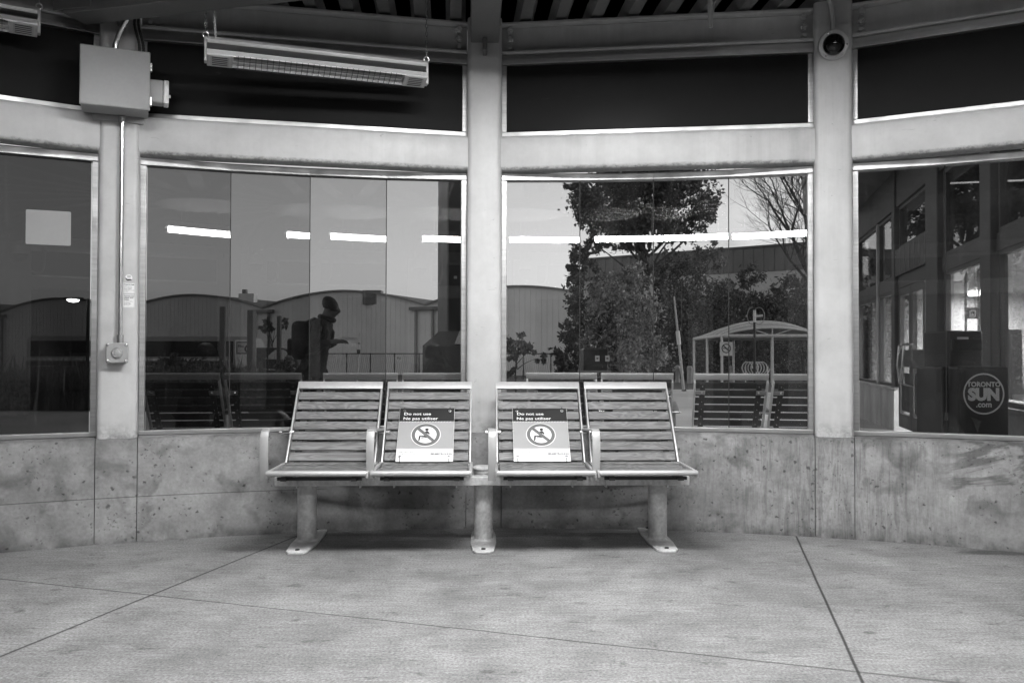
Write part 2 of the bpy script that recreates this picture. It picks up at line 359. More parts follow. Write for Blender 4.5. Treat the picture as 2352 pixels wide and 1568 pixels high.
LAMP = m_emit('lamp_diffuser', 6.0); LAMP.cycles.emission_sampling = 'NONE'; LAMPC = m_emit('lamp_diffuser_aged', LAMP_C)

# ------------------------------------------------------------------ shelter geometry constants
R = 5.3; C = Vector((0.076, -0.53, 0))
Z_LEDGE, Z_HEAD, Z_BT, Z_PT = .511, 1.879, 2.106, 2.501
def azi(x):                       # azimuth about C of the wall point seen at pixel x
    d = ray(x, 815); d = Vector((d.x, d.y)).normalized(); c = Vector((C.x, C.y))
    b = -2 * d.dot(c); k = c.dot(c) - R * R; t = (-b + math.sqrt(b * b - 4 * k)) / 2
    q = d * t - c; return math.atan2(q.x, q.y)
AZ = {-1: azi(271), 0: azi(1111), 1: azi(1914)}
pitch = (AZ[1] - AZ[-1]) / 2
for i in range(2, 10): AZ[i] = AZ[1] + pitch * (i - 1)
for i in range(2, 9): AZ[-i] = AZ[-1] - pitch * (i - 1)
def pol(a, r, z=0.0): return Vector((C.x + math.sin(a) * r, C.y + math.cos(a) * r, z))
def colframe(i, z=0.0):           # ex = right seen from inside, ey = outward
    a = AZ[i]; return frame(pol(a, R, z), (math.cos(a), -math.sin(a), 0), (math.sin(a), math.cos(a), 0))
CW = .094                         # half column width
shelter = thing('glass_shelter', 'round waiting shelter of grey steel columns, glass panes and a low concrete wall', 'shelter', C)
def rsq(h, r, n=4, d=None):
    d = d or h; out = []
    for cx_, cy_, a0 in ((h - r, d - r, 0), (-(h - r), d - r, 90), (-(h - r), -(d - r), 180), (h - r, -(d - r), 270)):
        for k in range(n + 1):
            a = math.radians(a0 + 90 * k / n); out.append((cx_ + r * math.cos(a), cy_ + r * math.sin(a)))
    return out
for i in range(-8, 10):
    fr = colframe(i)
    z0 = Z_LEDGE if -4 <= i <= 4 else 0
    c = MB(); c.poly(rsq(CW, .028), z0 - (.0 if z0 == 0 else .004), 2.742, fr)
    c.build('column', PAINT, shelter, smooth=True, world=True)
RIN, ROUT = R - .115, R + .19
# concrete base wall: one part per bay, with joints beside each column
def arc_wall(a0, a1, z0, z1, n=16, ri=RIN, ro=ROUT):
    m = MB(); prof = [(ri, z0), (ri, z1 - .03), (ri + .008, z1 - .010), (ri + .03, z1 - .001), (ri + .06, z1), (ro, z1 - .0), (ro, z0)]
    k = len(prof); vs = []
    for j in range(n + 1):
        a = a0 + (a1 - a0) * j / n
        vs += [pol(a, r_, z_) for r_, z_ in prof]
    fs = [(j * k + q, j * k + (q + 1) % k, (j + 1) * k + (q + 1) % k, (j + 1) * k + q) for j in range(n) for q in range(k)]
    fs += [tuple(range(k)), tuple(n * k + q for q in range(k - 1, -1, -1))]
    return m.add(vs, fs)
GJ = .0016 / R * 2.2
for i in range(-4, 5):
    da = (CW + .004) / R
    arc_wall(AZ[i] - da + GJ, AZ[i] + da - GJ, -.05, Z_LEDGE, 4).build('base_wall', WALLM, shelter, smooth=True, world=True)
    if i < 4:
        a0, a1 = AZ[i] + da, AZ[i + 1] - da; am = (a0 + a1) / 2
        arc_wall(a0, a1, -.05, Z_LEDGE).build('base_wall', WALLM, shelter, smooth=True, world=True)
# dark joint filler behind the wall joints
# bays
YAW = {(-1, 0): 0.0, (-1, 1): 0.0, (-1, 2): 0.0, (-1, 3): 0.0, (0, 0): 0.0, (0, 1): 0.0, (0, 2): 0.0, (0, 3): 0.0}
PYAW = YAWS = None
def bay(i, glazed=True):
    A, B = pol(AZ[i], R), pol(AZ[i + 1], R); t = (B - A).normalized(); n = Vector((-t.y, t.x, 0)) # outward
    if n.dot(A - C) < 0: n = -n
    L = (B - A).length; fr = frame(A, t, n)
    x0, x1 = CW + .0005, L - CW - .0005
    # header beam (rounded rectangular tube) and its end gaps
    hb = MB(); o = A + t * x0
    fr2 = frame(o + Vector((0, 0, (Z_HEAD + .038 + Z_BT) / 2)), n, (0, 0, 1), t)
    hb.poly(rsq(.065, .022, 4, (Z_BT - Z_HEAD - .038) / 2), 0, x1 - x0, fr2)
    hb.build('header_beam', PAINTB, shelter, smooth=True, world=True)
    # upper I beam
    ub = MB(); ub.box(x0, x1, -.045, .075, Z_PT + .055, Z_PT + .071, fr); ub.box(x0, x1, .008, .02, Z_PT + .071, 2.712, fr); ub.box(x0, x1, -.045, .075, 2.712, 2.728, fr)
    ub.build('upper_beam', PAINT, shelter, bevel=.004, world=True)
    for side, xs in ((0, x0 + .05), (1, x1 - .05)):
        for k in range(3):
            b = MB(); f3 = frame(A + t * xs + n * .008 + Vector((0, 0, Z_PT + .092 + k * .052)), t, (0, 0, 1), -n)
            b.lathe([(.024, 0), (.024, .004)], f3, 16); b.lathe([(.018, .004), (.018, .020), (.014, .023)], f3, 6); b.lathe([(.010, .023), (.010, .036)], f3, 10)
            b.build('bolt', PAINT, shelter, world=True)
    # black spandrel panel with pale frame
    pm = MB(); pm.box(x0 + .03, x1 - .03, .0, .02, Z_BT + .03, Z_PT, fr); pm.build('spandrel_panel', PANEL, shelter, world=True)
    fm = MB(); fm.box(x0, x1, -.012, .03, Z_BT + .002, Z_BT + .03, fr)
    fm.box(x0, x1, -.03, .03, Z_PT, Z_PT + .05, fr); fm.box(x0, x0 + .03, -.01, .028, Z_BT + .031, Z_PT - .001, fr); fm.box(x1 - .03, x1, -.01, .028, Z_BT + .031, Z_PT - .001, fr)
    fm.build('panel_frame', ALU, shelter, bevel=.002, world=True)
    if not glazed: return
    # glass: four flat facets following the arc
    e = (CW + .003) / R; a0, a1 = AZ[i] + e, AZ[i + 1] - e; f_ = .030 / R
    aa = [a0 + f_ + (a1 - a0 - 2 * f_) * k / 4 for k in range(5)]
    sill = MB()
    for k in range(4):
        p, q = pol(aa[k], R + .03), pol(aa[k + 1], R + .03)
        if k == 0: p = pol(a0, R + .03)
        if k == 3: q = pol(a1, R + .03)
        tt = (q - p).normalized(); nn = Vector((-tt.y, tt.x, 0)); nn = nn if nn.dot(p - C) > 0 else -nn
        fk = frame(p, tt, nn); l = (q - p).length
        sill.box(.0008, l - .0008, -.035, .03, Z_LEDGE + .002, Z_LEDGE + .024, fk)
        sill.box(.0008, l - .0008, -.04, .03, Z_HEAD - .001, Z_HEAD + .036, fk)
        if k == 0: sill.box(.0, .028, -.03, .03, Z_LEDGE + .025, Z_HEAD - .002, fk)
        if k == 3: sill.box(l - .028, l, -.03, .03, Z_LEDGE + .025, Z_HEAD - .002, fk)
    wf = sill.build('window_frame', ALU, shelter, bevel=.0015, world=True)
    for k in range(4):
        p, q = pol(aa[k], R + .03), pol(aa[k + 1], R + .03); mid = (p + q) / 2
        yaw = PANE_YAW.get((i, k), 0.0)
        a = math.atan2((q - p).y, (q - p).x) + yaw; l = (q - p).length / 2 - .0015
        tt = Vector((math.cos(a), math.sin(a), 0)); nn = Vector((-tt.y, tt.x, 0)); nn = nn if nn.dot(mid - C) > 0 else -nn
        up = (Vector((0, 0, 1)) + nn * 0.0).normalized()
        fk = frame(mid, tt, nn, up)
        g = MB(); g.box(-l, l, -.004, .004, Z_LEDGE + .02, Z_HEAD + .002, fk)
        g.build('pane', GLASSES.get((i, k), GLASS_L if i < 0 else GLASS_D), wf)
        if k < 3:
            j = MB(); fj = frame(q, tt, nn); j.box(-.0022, .0022, -.006, .006, Z_LEDGE + .024, Z_HEAD - .001, fj); j.build('glazing_joint', RUB, wf)
        if k == 0:
            j = MB(); j.box(-l - .003, l + .003, -.012, -.005, Z_HEAD - .008, Z_HEAD - .0012, fk); 
    return wf
PANE_YAW = {}
# pane mounting errors, recovered from where one lamp shows in every pane: filled from LAMP_X
LAMP_L = Vector((-.03, -1.42, 2.36))
def solve_yaws():
    obs = {(-1, 0): 390, (-1, 1): 662, (-1, 2): 763, (-1, 3): 972, (0, 0): 1172, (0, 1): 1368, (0, 2): 1500, (0, 3): 1686, (-2, 3): 284, (1, 0): 2185, (1, 1): 2370}
    for (i, k), xo in obs.items():
        e = (CW + .003) / R; f_ = .030 / R; a0, a1 = AZ[i] + e + f_, AZ[i + 1] - e - f_
        p, q = pol(a0 + (a1 - a0) * k / 4, R + .03), pol(a0 + (a1 - a0) * (k + 1) / 4, R + .03); mid = (p + q) / 2
        base = math.atan2((q - p).y, (q - p).x)
        best = None
        for s in range(-80, 81):
            yw = math.radians(s * .05); a = base + yw; tt = Vector((math.cos(a), math.sin(a), 0)); nn = Vector((-tt.y, tt.x, 0))
            T = Vector((LAMP_L.x, LAMP_L.y, 0)); Rf = T - nn * 2 * (T - mid).dot(nn)
            x = 1176 + FPX * Rf.x / Rf.y
            if best is None or abs(x - xo) < best[0]: best = (abs(x - xo), yw)
        PANE_YAW[(i, k)] = best[1]
solve_yaws()
print('yaws', {k: round(math.degrees(v), 2) for k, v in PANE_YAW.items()})
FRAMES = {}
for i in range(-8, 9):
    FRAMES[i] = bay(i, -4 <= i < 4)
bay9 = None
# rafters: box beams from each column to the hub
for i in range(-8, 10):
    a = AZ[i]; fr = frame(pol(a, 0, 0), (math.cos(a), -math.sin(a), 0), (math.sin(a), math.cos(a), 0))
    if i == 1: continue
    r_ = MB(); r_.box(-.075, .075, .5, R - CW - .001, 2.60, 2.742, fr)
    r_.box(-.012, .012, R - CW - .10, R - CW - .002, 2.53, 2.599, fr)
    r_.build('rafter', RAFT, shelter, bevel=.006, world=True)
tbm = MB(); d_ = Vector((.966, -.255, 0)); tbm.box(0, 3.2, 0, .145, 2.5, 2.74, frame((-2.09, 4.02, 0), d_, (.255, .966, 0)))
tbm.box(-.05, .16, -.008, -.001, 2.515, 2.72, frame((-2.09, 4.02, 0), d_, (.255, .966, 0)))
tbm.build('tie_beam', RAFT, shelter, bevel=.006, world=True)
tb2 = MB(); tb2.lathe([(.02, 0), (.02, .015)], frame(Vector((-2.09, 4.02, 2.60)) + d_ * .05 - Vector((.255, .966, 0)) * .0085, d_, (0, 0, 1), (-.255, -.966, 0)), 8); tb2.build('bolt', RAFT, shelter, world=True)
hub = MB(); hub.lathe([(.5, 2.55), (.5, 2.742)], frame(C, (1, 0, 0), (0, 1, 0)), 18); hub.build('hub', RAFT, shelter, world=True)
# corrugated roof deck
dk = MB(); ang = math.radians(4); fr = rotz(C, ang); Rr = R + .26; pz = .19; x = -Rr
pr = []
while x < Rr:
    pr += [(x, 2.745), (x + .06, 2.745), (x + .085, 2.80), (x + .165, 2.80)]; x += pz
o, ea, eb, ec = fr
for (xa, za), (xb, zb) in zip(pr[:-1], pr[1:]):
    ya = math.sqrt(max(.01, Rr * Rr - min(Rr, abs(xa)) ** 2)); yb = math.sqrt(max(.01, Rr * Rr - min(Rr, abs(xb)) ** 2))
    vs = [o + ea * xa - eb * ya + ec * za, o + ea * xb - eb * yb + ec * zb, o + ea * xb + eb * yb + ec * zb, o + ea * xa + eb * ya + ec * za]
    dk.quad(*vs); dk.quad(*[v + Vector((0, 0, .02)) for v in vs[::-1]])
dk.build('roof_deck', DECK, shelter, world=True)
rt = MB(); rt.lathe([(Rr, 2.80), (Rr + .03, 2.80), (Rr + .03, 2.98), (0.01, 3.1)], frame(C, (1, 0, 0), (0, 1, 0)), 36); 
rt.lathe([(Rr, 2.80), (Rr + .02, 2.80), (Rr + .02, 2.9), (Rr, 2.9)], frame(C, (1, 0, 0), (0, 1, 0)), 36)
rt.build('roof_top', DARKM, shelter, world=True)

# ------------------------------------------------------------------ ground
fl = MB(); n = 48; fl.add([pol(2 * math.pi * k / n, R - .02, 0) for k in range(n)], [tuple(range(n))])
struct(fl.build('floor', FLOORM))
g = MB()
g.add([(-400, -200, -.034), (400, -200, -.034), (400, 6, -.034), (-400, 6, -.034), (400, 700, zg(700)), (-400, 700, zg(700))], [(0, 1, 2, 3), (3, 2, 4, 5)])
ASPH = M('asphalt', .07, .9, 0, .2, .6, fine=30, bstr=.2, world=True); PAVE = M('outside_paving', .62, .85, 0, .15, .7, fine=25, bstr=.15, world=True)
struct(g.build('ground', ASPH))
def slab(pts, mat, name, lift=.012):
    m = MB(); vs = [Vector((x, y, zg(y) + lift)) for x, y in pts]; lo = [v - Vector((0, 0, lift + .1)) for v in vs]; k = len(vs)
    m.add(vs + lo, [tuple(range(k))] + [(i, (i + 1) % k, k + (i + 1) % k, k + i) for i in range(k)])
    return struct(m.build(name, mat))
slab([(-.6, 5.0), (9, 5.0), (9, 6), (9, 34), (2.0, 34), (-.6, 6)], PAVE, 'pavement')
slab([(-16, 4.2), (-.62, 5.0), (-.62, 6), (-2.2, 9), (-5, 16.5), (-16, 16.5)], PAVE, 'path')

# ------------------------------------------------------------------ benches
BA = math.radians(1.9)
def make_bench(loc, rz, label, group):
    b = thing('slat_bench', label, 'bench', loc, rz, group)
    for x in (-.865, 0.0, .865):
        m = MB()
        top = .36 if x == 0 else .335
        m.lathe([(.058, .011), (.047, .02), (.0465, .04), (.0465, top - .02), (.049, top - .018), (.049, top - .004)], frame((x, 0, 0), (1, 0, 0), (0, 1, 0)), 28)
        if x == 0: m.lathe([(.050, top - .004), (.056, top), (.056, top + .007), (.044, top + .014), (.01, top + .016)], frame((x, 0, 0), (1, 0, 0), (0, 1, 0)), 28)
        else: m.lathe([(.049, top - .004), (.062, top), (.062, top + .008)], frame((x, 0, 0), (1, 0, 0), (0, 1, 0)), 28)
        p = m.build('post', GALV, b, smooth=True)
        pl = []
        for (hx, y) in ((-.034, -.285), (.034, -.285), (.05, -.255), (.062, -.1), (.062, .1), (.05, .255), (.034, .285), (-.034, .285), (-.05, .255), (-.062, .1), (-.062, -.1), (-.05, -.255)): pl.append((x + hx, y + .02))
        f = MB(); f.poly(pl, .001, .012); f.build('foot_plate', GALV, p, bevel=.003)
        for y in (-.22, .26):
            bo = MB(); bo.lathe([(.011, .012), (.011, .016), (.007, .018)], frame((x, y, 0), (1, 0, 0), (0, 1, 0)), 10); bo.build('anchor_bolt', DARKM, p)
    cb = MB(); cb.box(-1.0, 1.0, -.11, -.055, .292, .336); cb.build('crossbeam', GALV, b, bevel=.004)
    for sx in (-.742, -.28, .28, .742):
        hw = .2275
        # seat: slats running left-right, gently dished, in a painted frame
        sl = MB()
        for k in range(5):
            y0 = -.385 + k * .068; z = .392 - .010 * math.sin(math.pi * k / 4)
            sl.box(sx - hw + .022, sx + hw - .022, y0, y0 + .056, z - .012, z + .008)
        s = sl.build('seat', WOOD, b, bevel=.003)
        fr_ = MB(); yb = -.05; yf = -.42; z0, z1 = .382, .404
        fr_.tube([(sx - hw + .006, yf + .010, z0 + .010), (sx + hw - .006, yf + .010, z0 + .010)], .0125, 12)
        fr_.box(sx - hw, sx - hw + .014, yf + .012, yb, z0 - .012, z1 - .004); fr_.box(sx + hw - .014, sx + hw, yf + .012, yb, z0 - .012, z1 - .004)
        fr_.box(sx - hw + .0145, sx + hw - .0145, yb - .02, yb - .002, z0 - .010, z1 - .012)
        fr_.build('seat_frame', FRAME, s, bevel=.0025, smooth=True)
        un = MB()
        un.box(sx - .17, sx - .145, -.37, -.03, .352, .3695); un.box(sx + .145, sx + .17, -.37, -.03, .352, .3695)
        un.box(sx - .19, sx + .19, -.345, -.335, .352, .366)
        un.build('seat_bracket', DARKM, s)
        cl = MB()
        for q in (-.15, .15): cl.tube([(sx + q, -.1105, .352), (sx + q, -.1145, .34), (sx + q, -.1145, .285), (sx + q, -.07, .284), (sx + q, -.05, .29), (sx + q, -.05, .352)], .0035, 6)
        cl.build('u_clamp', GALV, s)
        # backrest plane: from (y=-.05, z=.40) to (y=.245, z=.775)
        p0 = Vector((sx, -.05, .397)); p1 = Vector((sx, .245, .772)); up = (p1 - p0).normalized(); Lb = (p1 - p0).length
        nf = Vector((0, -up.z, up.y))      # faces the sitter
        fb = frame(p0, (1, 0, 0), -nf, up) # y = behind
        bw_ = .2185
        sl = MB(); npz = 7; ph = (Lb - .052) / npz
        for k in range(npz):
            z = .008 + k * ph; sl.box(-bw_ + .013, bw_ - .013, -.005, .004, z, z + ph * .76, fb)
        bk = sl.build('backrest', WOOD, b, bevel=.002)
        bf = MB()
        bf.box(-bw_, -bw_ + .009, -.016, .026, -.01, Lb - .0405, fb); bf.box(bw_ - .009, bw_, -.016, .026, -.01, Lb - .0405, fb)
        bf.box(-bw_, bw_, -.012, .002, Lb - .040, Lb + .004, fb)
        bf.build('back_frame', FRAME, bk, bevel=.003, smooth=True)
        for q in (-1, 1):
            bt = MB(); xq = q * (bw_ - .052); bt.box(xq - .016, xq + .016, .0045, .0125, .01, Lb - .06, fb); bt.build('batten', DARKM, bk, bevel=.001)
            tb = MB(); xa, xb = sorted((q * (bw_ - .0095), q * (bw_ - .068))); tb.box(xa, xb, .021, .026, Lb - .135, Lb - .105, fb); tb.build('bracket_tab', FRAME, bk, bevel=.001)
            bl = MB()
            for k in range(npz): bl.lathe([(.0042, .0126), (.003, .0155)], frame(p0 + Vector((xq, 0, 0)) + up * (.008 + (k + .4) * ph), (1, 0, 0), up, -nf), 8)
            bl.lathe([(.009, .0262), (.006, .031)], frame(p0 + Vector((xq, 0, 0)) + up * (Lb - .12), (1, 0, 0), up, -nf), 8)
            bl.build('batten_screws', CHROME, bk)
    # armrests
    for x in (-.985, -.511, .038, .511):
        pts = [(-.36, .352), (-.372, .47), (-.370, .545), (-.355, .570), (-.330, .577), (-.10, .560), (.065, .548)]
        # smooth corner path, flat strip 36 mm wide
        m = MB(); th = .006; n_ = len(pts); vs = []
        for i_, (y, z) in enumerate(pts):
            ya, za = pts[max(i_ - 1, 0)]; yb_, zb = pts[min(i_ + 1, n_ - 1)]; ty, tz = yb_ - ya, zb - za; L = math.hypot(ty, tz); ny, nz = -tz / L, ty / L
            for xs, q in ((-.018, -th), (.018, -th), (.018, th), (-.018, th)): vs.append((x + xs, y + ny * q, z + nz * q))
        fs = [(i_ * 4 + k, i_ * 4 + (k + 1) % 4, (i_ + 1) * 4 + (k + 1) % 4, (i_ + 1) * 4 + k) for i_ in range(n_ - 1) for k in range(4)]
        fs += [(3, 2, 1, 0), tuple((n_ - 1) * 4 + k for k in range(4))]
        m.add(vs, fs); ar = m.build('armrest', ARM, b, bevel=.002, smooth=True)
        pn = MB(); pn.tube([(x - .028, .05, .535), (x + .042, .05, .535)], .009, 10); pn.tube([(x + .034, .05, .535), (x + .046, .05, .535)], .0125, 10); pn.build('arm_pin', CHROME, ar, smooth=True)
    return b
bench = make_bench((-.139, 4.315, 0), BA, 'four seat slatted wood bench on steel posts inside the shelter', 'slatted benches')
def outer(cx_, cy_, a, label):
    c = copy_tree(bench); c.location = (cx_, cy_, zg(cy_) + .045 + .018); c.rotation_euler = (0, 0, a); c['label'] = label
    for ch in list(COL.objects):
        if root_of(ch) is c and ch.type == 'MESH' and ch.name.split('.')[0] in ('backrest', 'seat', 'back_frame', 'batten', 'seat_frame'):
            ch.material_slots[0].link = 'OBJECT'; ch.material_slots[0].material = SHADESLAT if ch.name.split('.')[0] in ('backrest', 'seat', 'batten') else FRAME_LIT  # shade put into slat colour, sky light into frame colour
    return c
def bench_at(px, Y, rot, label):
    # back top of the bench faces us: local back (+y .245) must point to -Y
    p = P(px, 858, Y); a = math.pi + rot
    return outer(p.x - math.sin(rot) * .245 * -1 * -1, p.y + .245, a, label)
bench_at(717, 5.10, math.radians(8.5), 'bench with shade painted on its back, just outside the glass, left of the middle column')
bench_at(1571, 5.25, math.radians(-8.0), 'bench with shade painted on its back, just outside the glass, right of the middle column')

# ------------------------------------------------------------------ notice boards on the bench
def make_notice(sx, dx, label):
    p0 = Vector((sx + dx, -.05, .397)); p1 = Vector((sx + dx, .245, .772)); up = (p1 - p0).normalized(); nf = Vector((0, -up.z, up.y))
    up = (up - nf * .11).normalized(); nf = Vector((0, -up.z, up.y))
    rot = Matrix.Rotation(BA, 4, 'Z'); org = Vector((-.139, 4.315, 0))
    base = p0 + Vector((0, -.055, .011))
    t = thing('notice_board', label, 'notice', org + rot @ base, BA, 'do not use notices')
    fr_ = frame((0, 0, 0), (1, 0, 0), up, nf); w_, h_ = .1385, .338
    def pan(x0, x1, y0, y1, z0, z1): return MB().box(x0, x1, y0, y1, z0, z1, fr_)
    pan(-w_, w_, 0, h_, -.003, 0).build('board', SWHT, t, bevel=.001)
    pan(-w_ + .0012, w_ - .0012, h_ * .742, h_ - .0012, .0002, .001).build('header_band', SBLK, t)
    pan(-w_ + .0012, w_ - .0012, h_ * .232, h_ * .7415, .0002, .001).build('grey_field', SGREY, t)
    st = MB(); yq = h_ * .7415
    k = -w_ + .004
    while k < w_ - .016:
        st.add([fr_[0] + fr_[1] * a + fr_[2] * b_ + fr_[3] * .0016 for a, b_ in ((k, yq - .006), (k + .007, yq - .006), (k + .012, yq - .0005), (k + .005, yq - .0005))], [(0, 1, 2, 3)]); k += .0145
    st.build('hazard_stripe', M('sign_pale', .55, .5, 0, .03), t)
    def F(x, y, z=0.0): return frame(Vector(fr_[1]) * x + fr_[2] * y + fr_[3] * z, fr_[1], fr_[2], fr_[3])
    text_mb('Do not use', .0235, F(-w_ + .022, h_ * .862), .002, .0003, sx=1.26).build('lettering', SWHT, t)
    text_mb('Ne pas utiliser', .0235, F(-w_ + .020, h_ * .772), .002, .0003, sx=1.26).build('lettering', SWHT, t)
    # prohibition roundel: white disc, grey ring, seated figure, slash
    cy_ = h_ * .485; ell = 1.0
    def disc(r, z, r2=0.0, n_=48):
        m = MB(); o = fr_[0] + fr_[2] * cy_ + fr_[3] * z
        out = [o + fr_[1] * (r * math.cos(2 * math.pi * i / n_) * ell) + fr_[2] * (r * math.sin(2 * math.pi * i / n_)) for i in range(n_)]
        if r2 == 0: m.add(out, [tuple(range(n_))])
        else:
            inn = [o + fr_[1] * (r2 * math.cos(2 * math.pi * i / n_) * ell) + fr_[2] * (r2 * math.sin(2 * math.pi * i / n_)) for i in range(n_)]
            m.add(out + inn, [(i, (i + 1) % n_, n_ + (i + 1) % n_, n_ + i) for i in range(n_)])
        return m
    RG = M('sign_ring_grey', .13, .5, 0, .03)
    disc(.0735, .0014).build('roundel', SWHT, t)
    fig = MB(); z = .0022
    def pl(pts): fig.add([fr_[0] + fr_[1] * (a * .001) + fr_[2] * (cy_ + b_ * .001) + fr_[3] * z for a, b_ in pts], [tuple(range(len(pts)))])
    pl([(4 + 9 * math.cos(q * .4189), 33 + 9 * math.sin(q * .4189)) for q in range(15)])
    pl([(-5, 20), (0, 23), (10, 23), (14, 19), (14, 5), (-5, 12)]); pl([(12, 12), (17, 16), (19, 2), (13, 2)])
    pl([(-36, -38), (-29, -38), (-25, -12), (4, -16), (6, -8), (-4, -5), (-30, -5), (-34, -9)]); pl([(-22, -22), (8, -19), (3, -16), (-22, -16)])
    fig.build('pictogram', INK, t)
    ring = disc(.070, .0028, .053); dgl = .7071
    o = fr_[0] + fr_[2] * cy_ + fr_[3] * .0028
    a_ = fr_[1] * -dgl + fr_[2] * dgl; b_ = fr_[1] * dgl + fr_[2] * dgl
    ring.add([o + a_ * .054 + b_ * .0085, o + a_ * .054 - b_ * .0085, o - a_ * .054 - b_ * .0085, o - a_ * .054 + b_ * .0085], [(0, 1, 2, 3)])
    ring.build('prohibition_ring', RG, t)
    text_mb('Safety Never Stops.', .0095, F(-w_ + .014, h_ * .155), .001, .0001).build('lettering', INK, t)
    text_mb('Destination sécurité. Sans arrêt.', .0095, F(-w_ + .014, h_ * .122), .001, 0).build('lettering', INK, t)
    text_mb('METROLINX', .0135, F(w_ - .088, h_ * .122), .001, .0004, sx=1.1).build('lettering', INK, t)
    lg = MB()
    for q in range(3):
        c_ = fr_[0] + fr_[1] * (w_ - .107 + q * .006) + fr_[2] * (h_ * .135) + fr_[3] * .001
        lg.tube([c_ + fr_[1] * (.0055 * math.cos(2 * math.pi * i / 14)) + fr_[2] * (.004 * math.sin(2 * math.pi * i / 14)) for i in range(14)], .0008, 5, closed=True)
    lg.build('emblem', INK, t)
    for x, y in ((-w_ + .024, h_ - .018), (w_ - .024, h_ - .018), (-w_ + .02, .028), (w_ - .02, .028)):
        m = MB(); c_ = fr_[0] + fr_[1] * x + fr_[2] * y + fr_[3] * .002
        m.tube([c_ + fr_[1] * (.0062 * math.cos(2 * math.pi * i / 16)) + fr_[2] * (.0062 * math.sin(2 * math.pi * i / 16)) for i in range(16)], .0017, 6, closed=True)
        gm = m.build('grommet', CHROME, t, smooth=True)
        s_ = 1 if y > .1 else -1
        MB().tube([c_ + fr_[3] * .004, c_ + fr_[2] * (s_ * .014) + fr_[3] * .009, c_ + fr_[2] * (s_ * .028) + fr_[3] * -.002, c_ + fr_[2] * (s_ * .034) + fr_[3] * -.03], .0016, 6).build('cable_tie', BLACK, gm)
    return t
make_notice(-.28, -.006, 'do not use notice on the second bench seat, left of the middle post')
make_notice(.28, .004, 'do not use notice on the third bench seat, right of the middle post')

# ------------------------------------------------------------------ lamps inside the shelter
HOUS = M('lamp_housing_paint', .7, .4)
def ceiling_lamp(cx_, cy_, cz, ang, L, label, lip, rad, mat, hw=.24):
    t = thing('strip_light', label, 'light', (cx_, cy_, cz), ang, 'strip lights under the shelter roof')
    fl_ = frame((0, 0, 0), (0, 1, 0), (0, 0, 1), (1, 0, 0))
    pf = [(-.062, -.002), (-.055, -.045), (-.04, -.058), (.04, -.058), (.055, -.045), (.062, -.002)]
    m = MB(); n = len(pf); vs = [fl_[0] + fl_[1] * a + fl_[2] * b + fl_[3] * x for x in (-L / 2, L / 2) for a, b in pf]
    m.add(vs, [(k, k + 1, n + k + 1, n + k) for k in range(n - 1)] + [tuple(range(n)), tuple(range(2 * n - 1, n - 1, -1))]); m.build('diffuser', mat, t)
    h = MB(); h.poly([(-hw - .005, lip), (-hw, lip), (-.066, .004), (.066, .004), (hw, lip), (hw + .005, lip), (.07, .055), (-.07, .055)], -L / 2 - .02, L / 2 + .02, fl_)
    h.build('housing', HOUS, t)
    for x in (-L * .35, L * .35): MB().tube([(x, 0, .055), (x, 0, 2.80 - cz)], .006, 8).build('hanger_rod', GALV, t)
    ld = bpy.data.lights.new('strip_lamp', 'AREA'); ld.shape = 'RECTANGLE'; ld.size = L; ld.size_y = hw * 1.9; ld.energy = rad * math.pi * L * .10
    lo = bpy.data.objects.new('strip_lamp', ld); COL.objects.link(lo); lo.parent = t; lo.location = (0, 0, -.061)
    return t
LAMPC.cycles.emission_sampling = 'FRONT'
ceiling_lamp(LAMP_L.x + .46, LAMP_L.y - .02, 2.42, math.radians(-2), .94, 'strip light seen only as its bright reflection repeated in the window panes', -.012, LAMP_E * .52, LAMPC, .10)
ceiling_lamp(-1.5, 2.4, 2.60, math.radians(24), 1.0, 'strip light above and left of the bench, out of view', -.056, LAMP_E * .12, LAMP)
ceiling_lamp(1.5, 2.4, 2.60, math.radians(-24), 1.0, 'strip light above and right of the bench, out of view', -.056, LAMP_E * .20, LAMP)
ceiling_lamp(.15, 2.62, 2.60, math.radians(2), 1.0, 'added strip light above the middle of the bench, out of view, brightens the centre', -.056, LAMP_E, LAMP)  # added lamp, unseen, to lift the centre of floor and wall

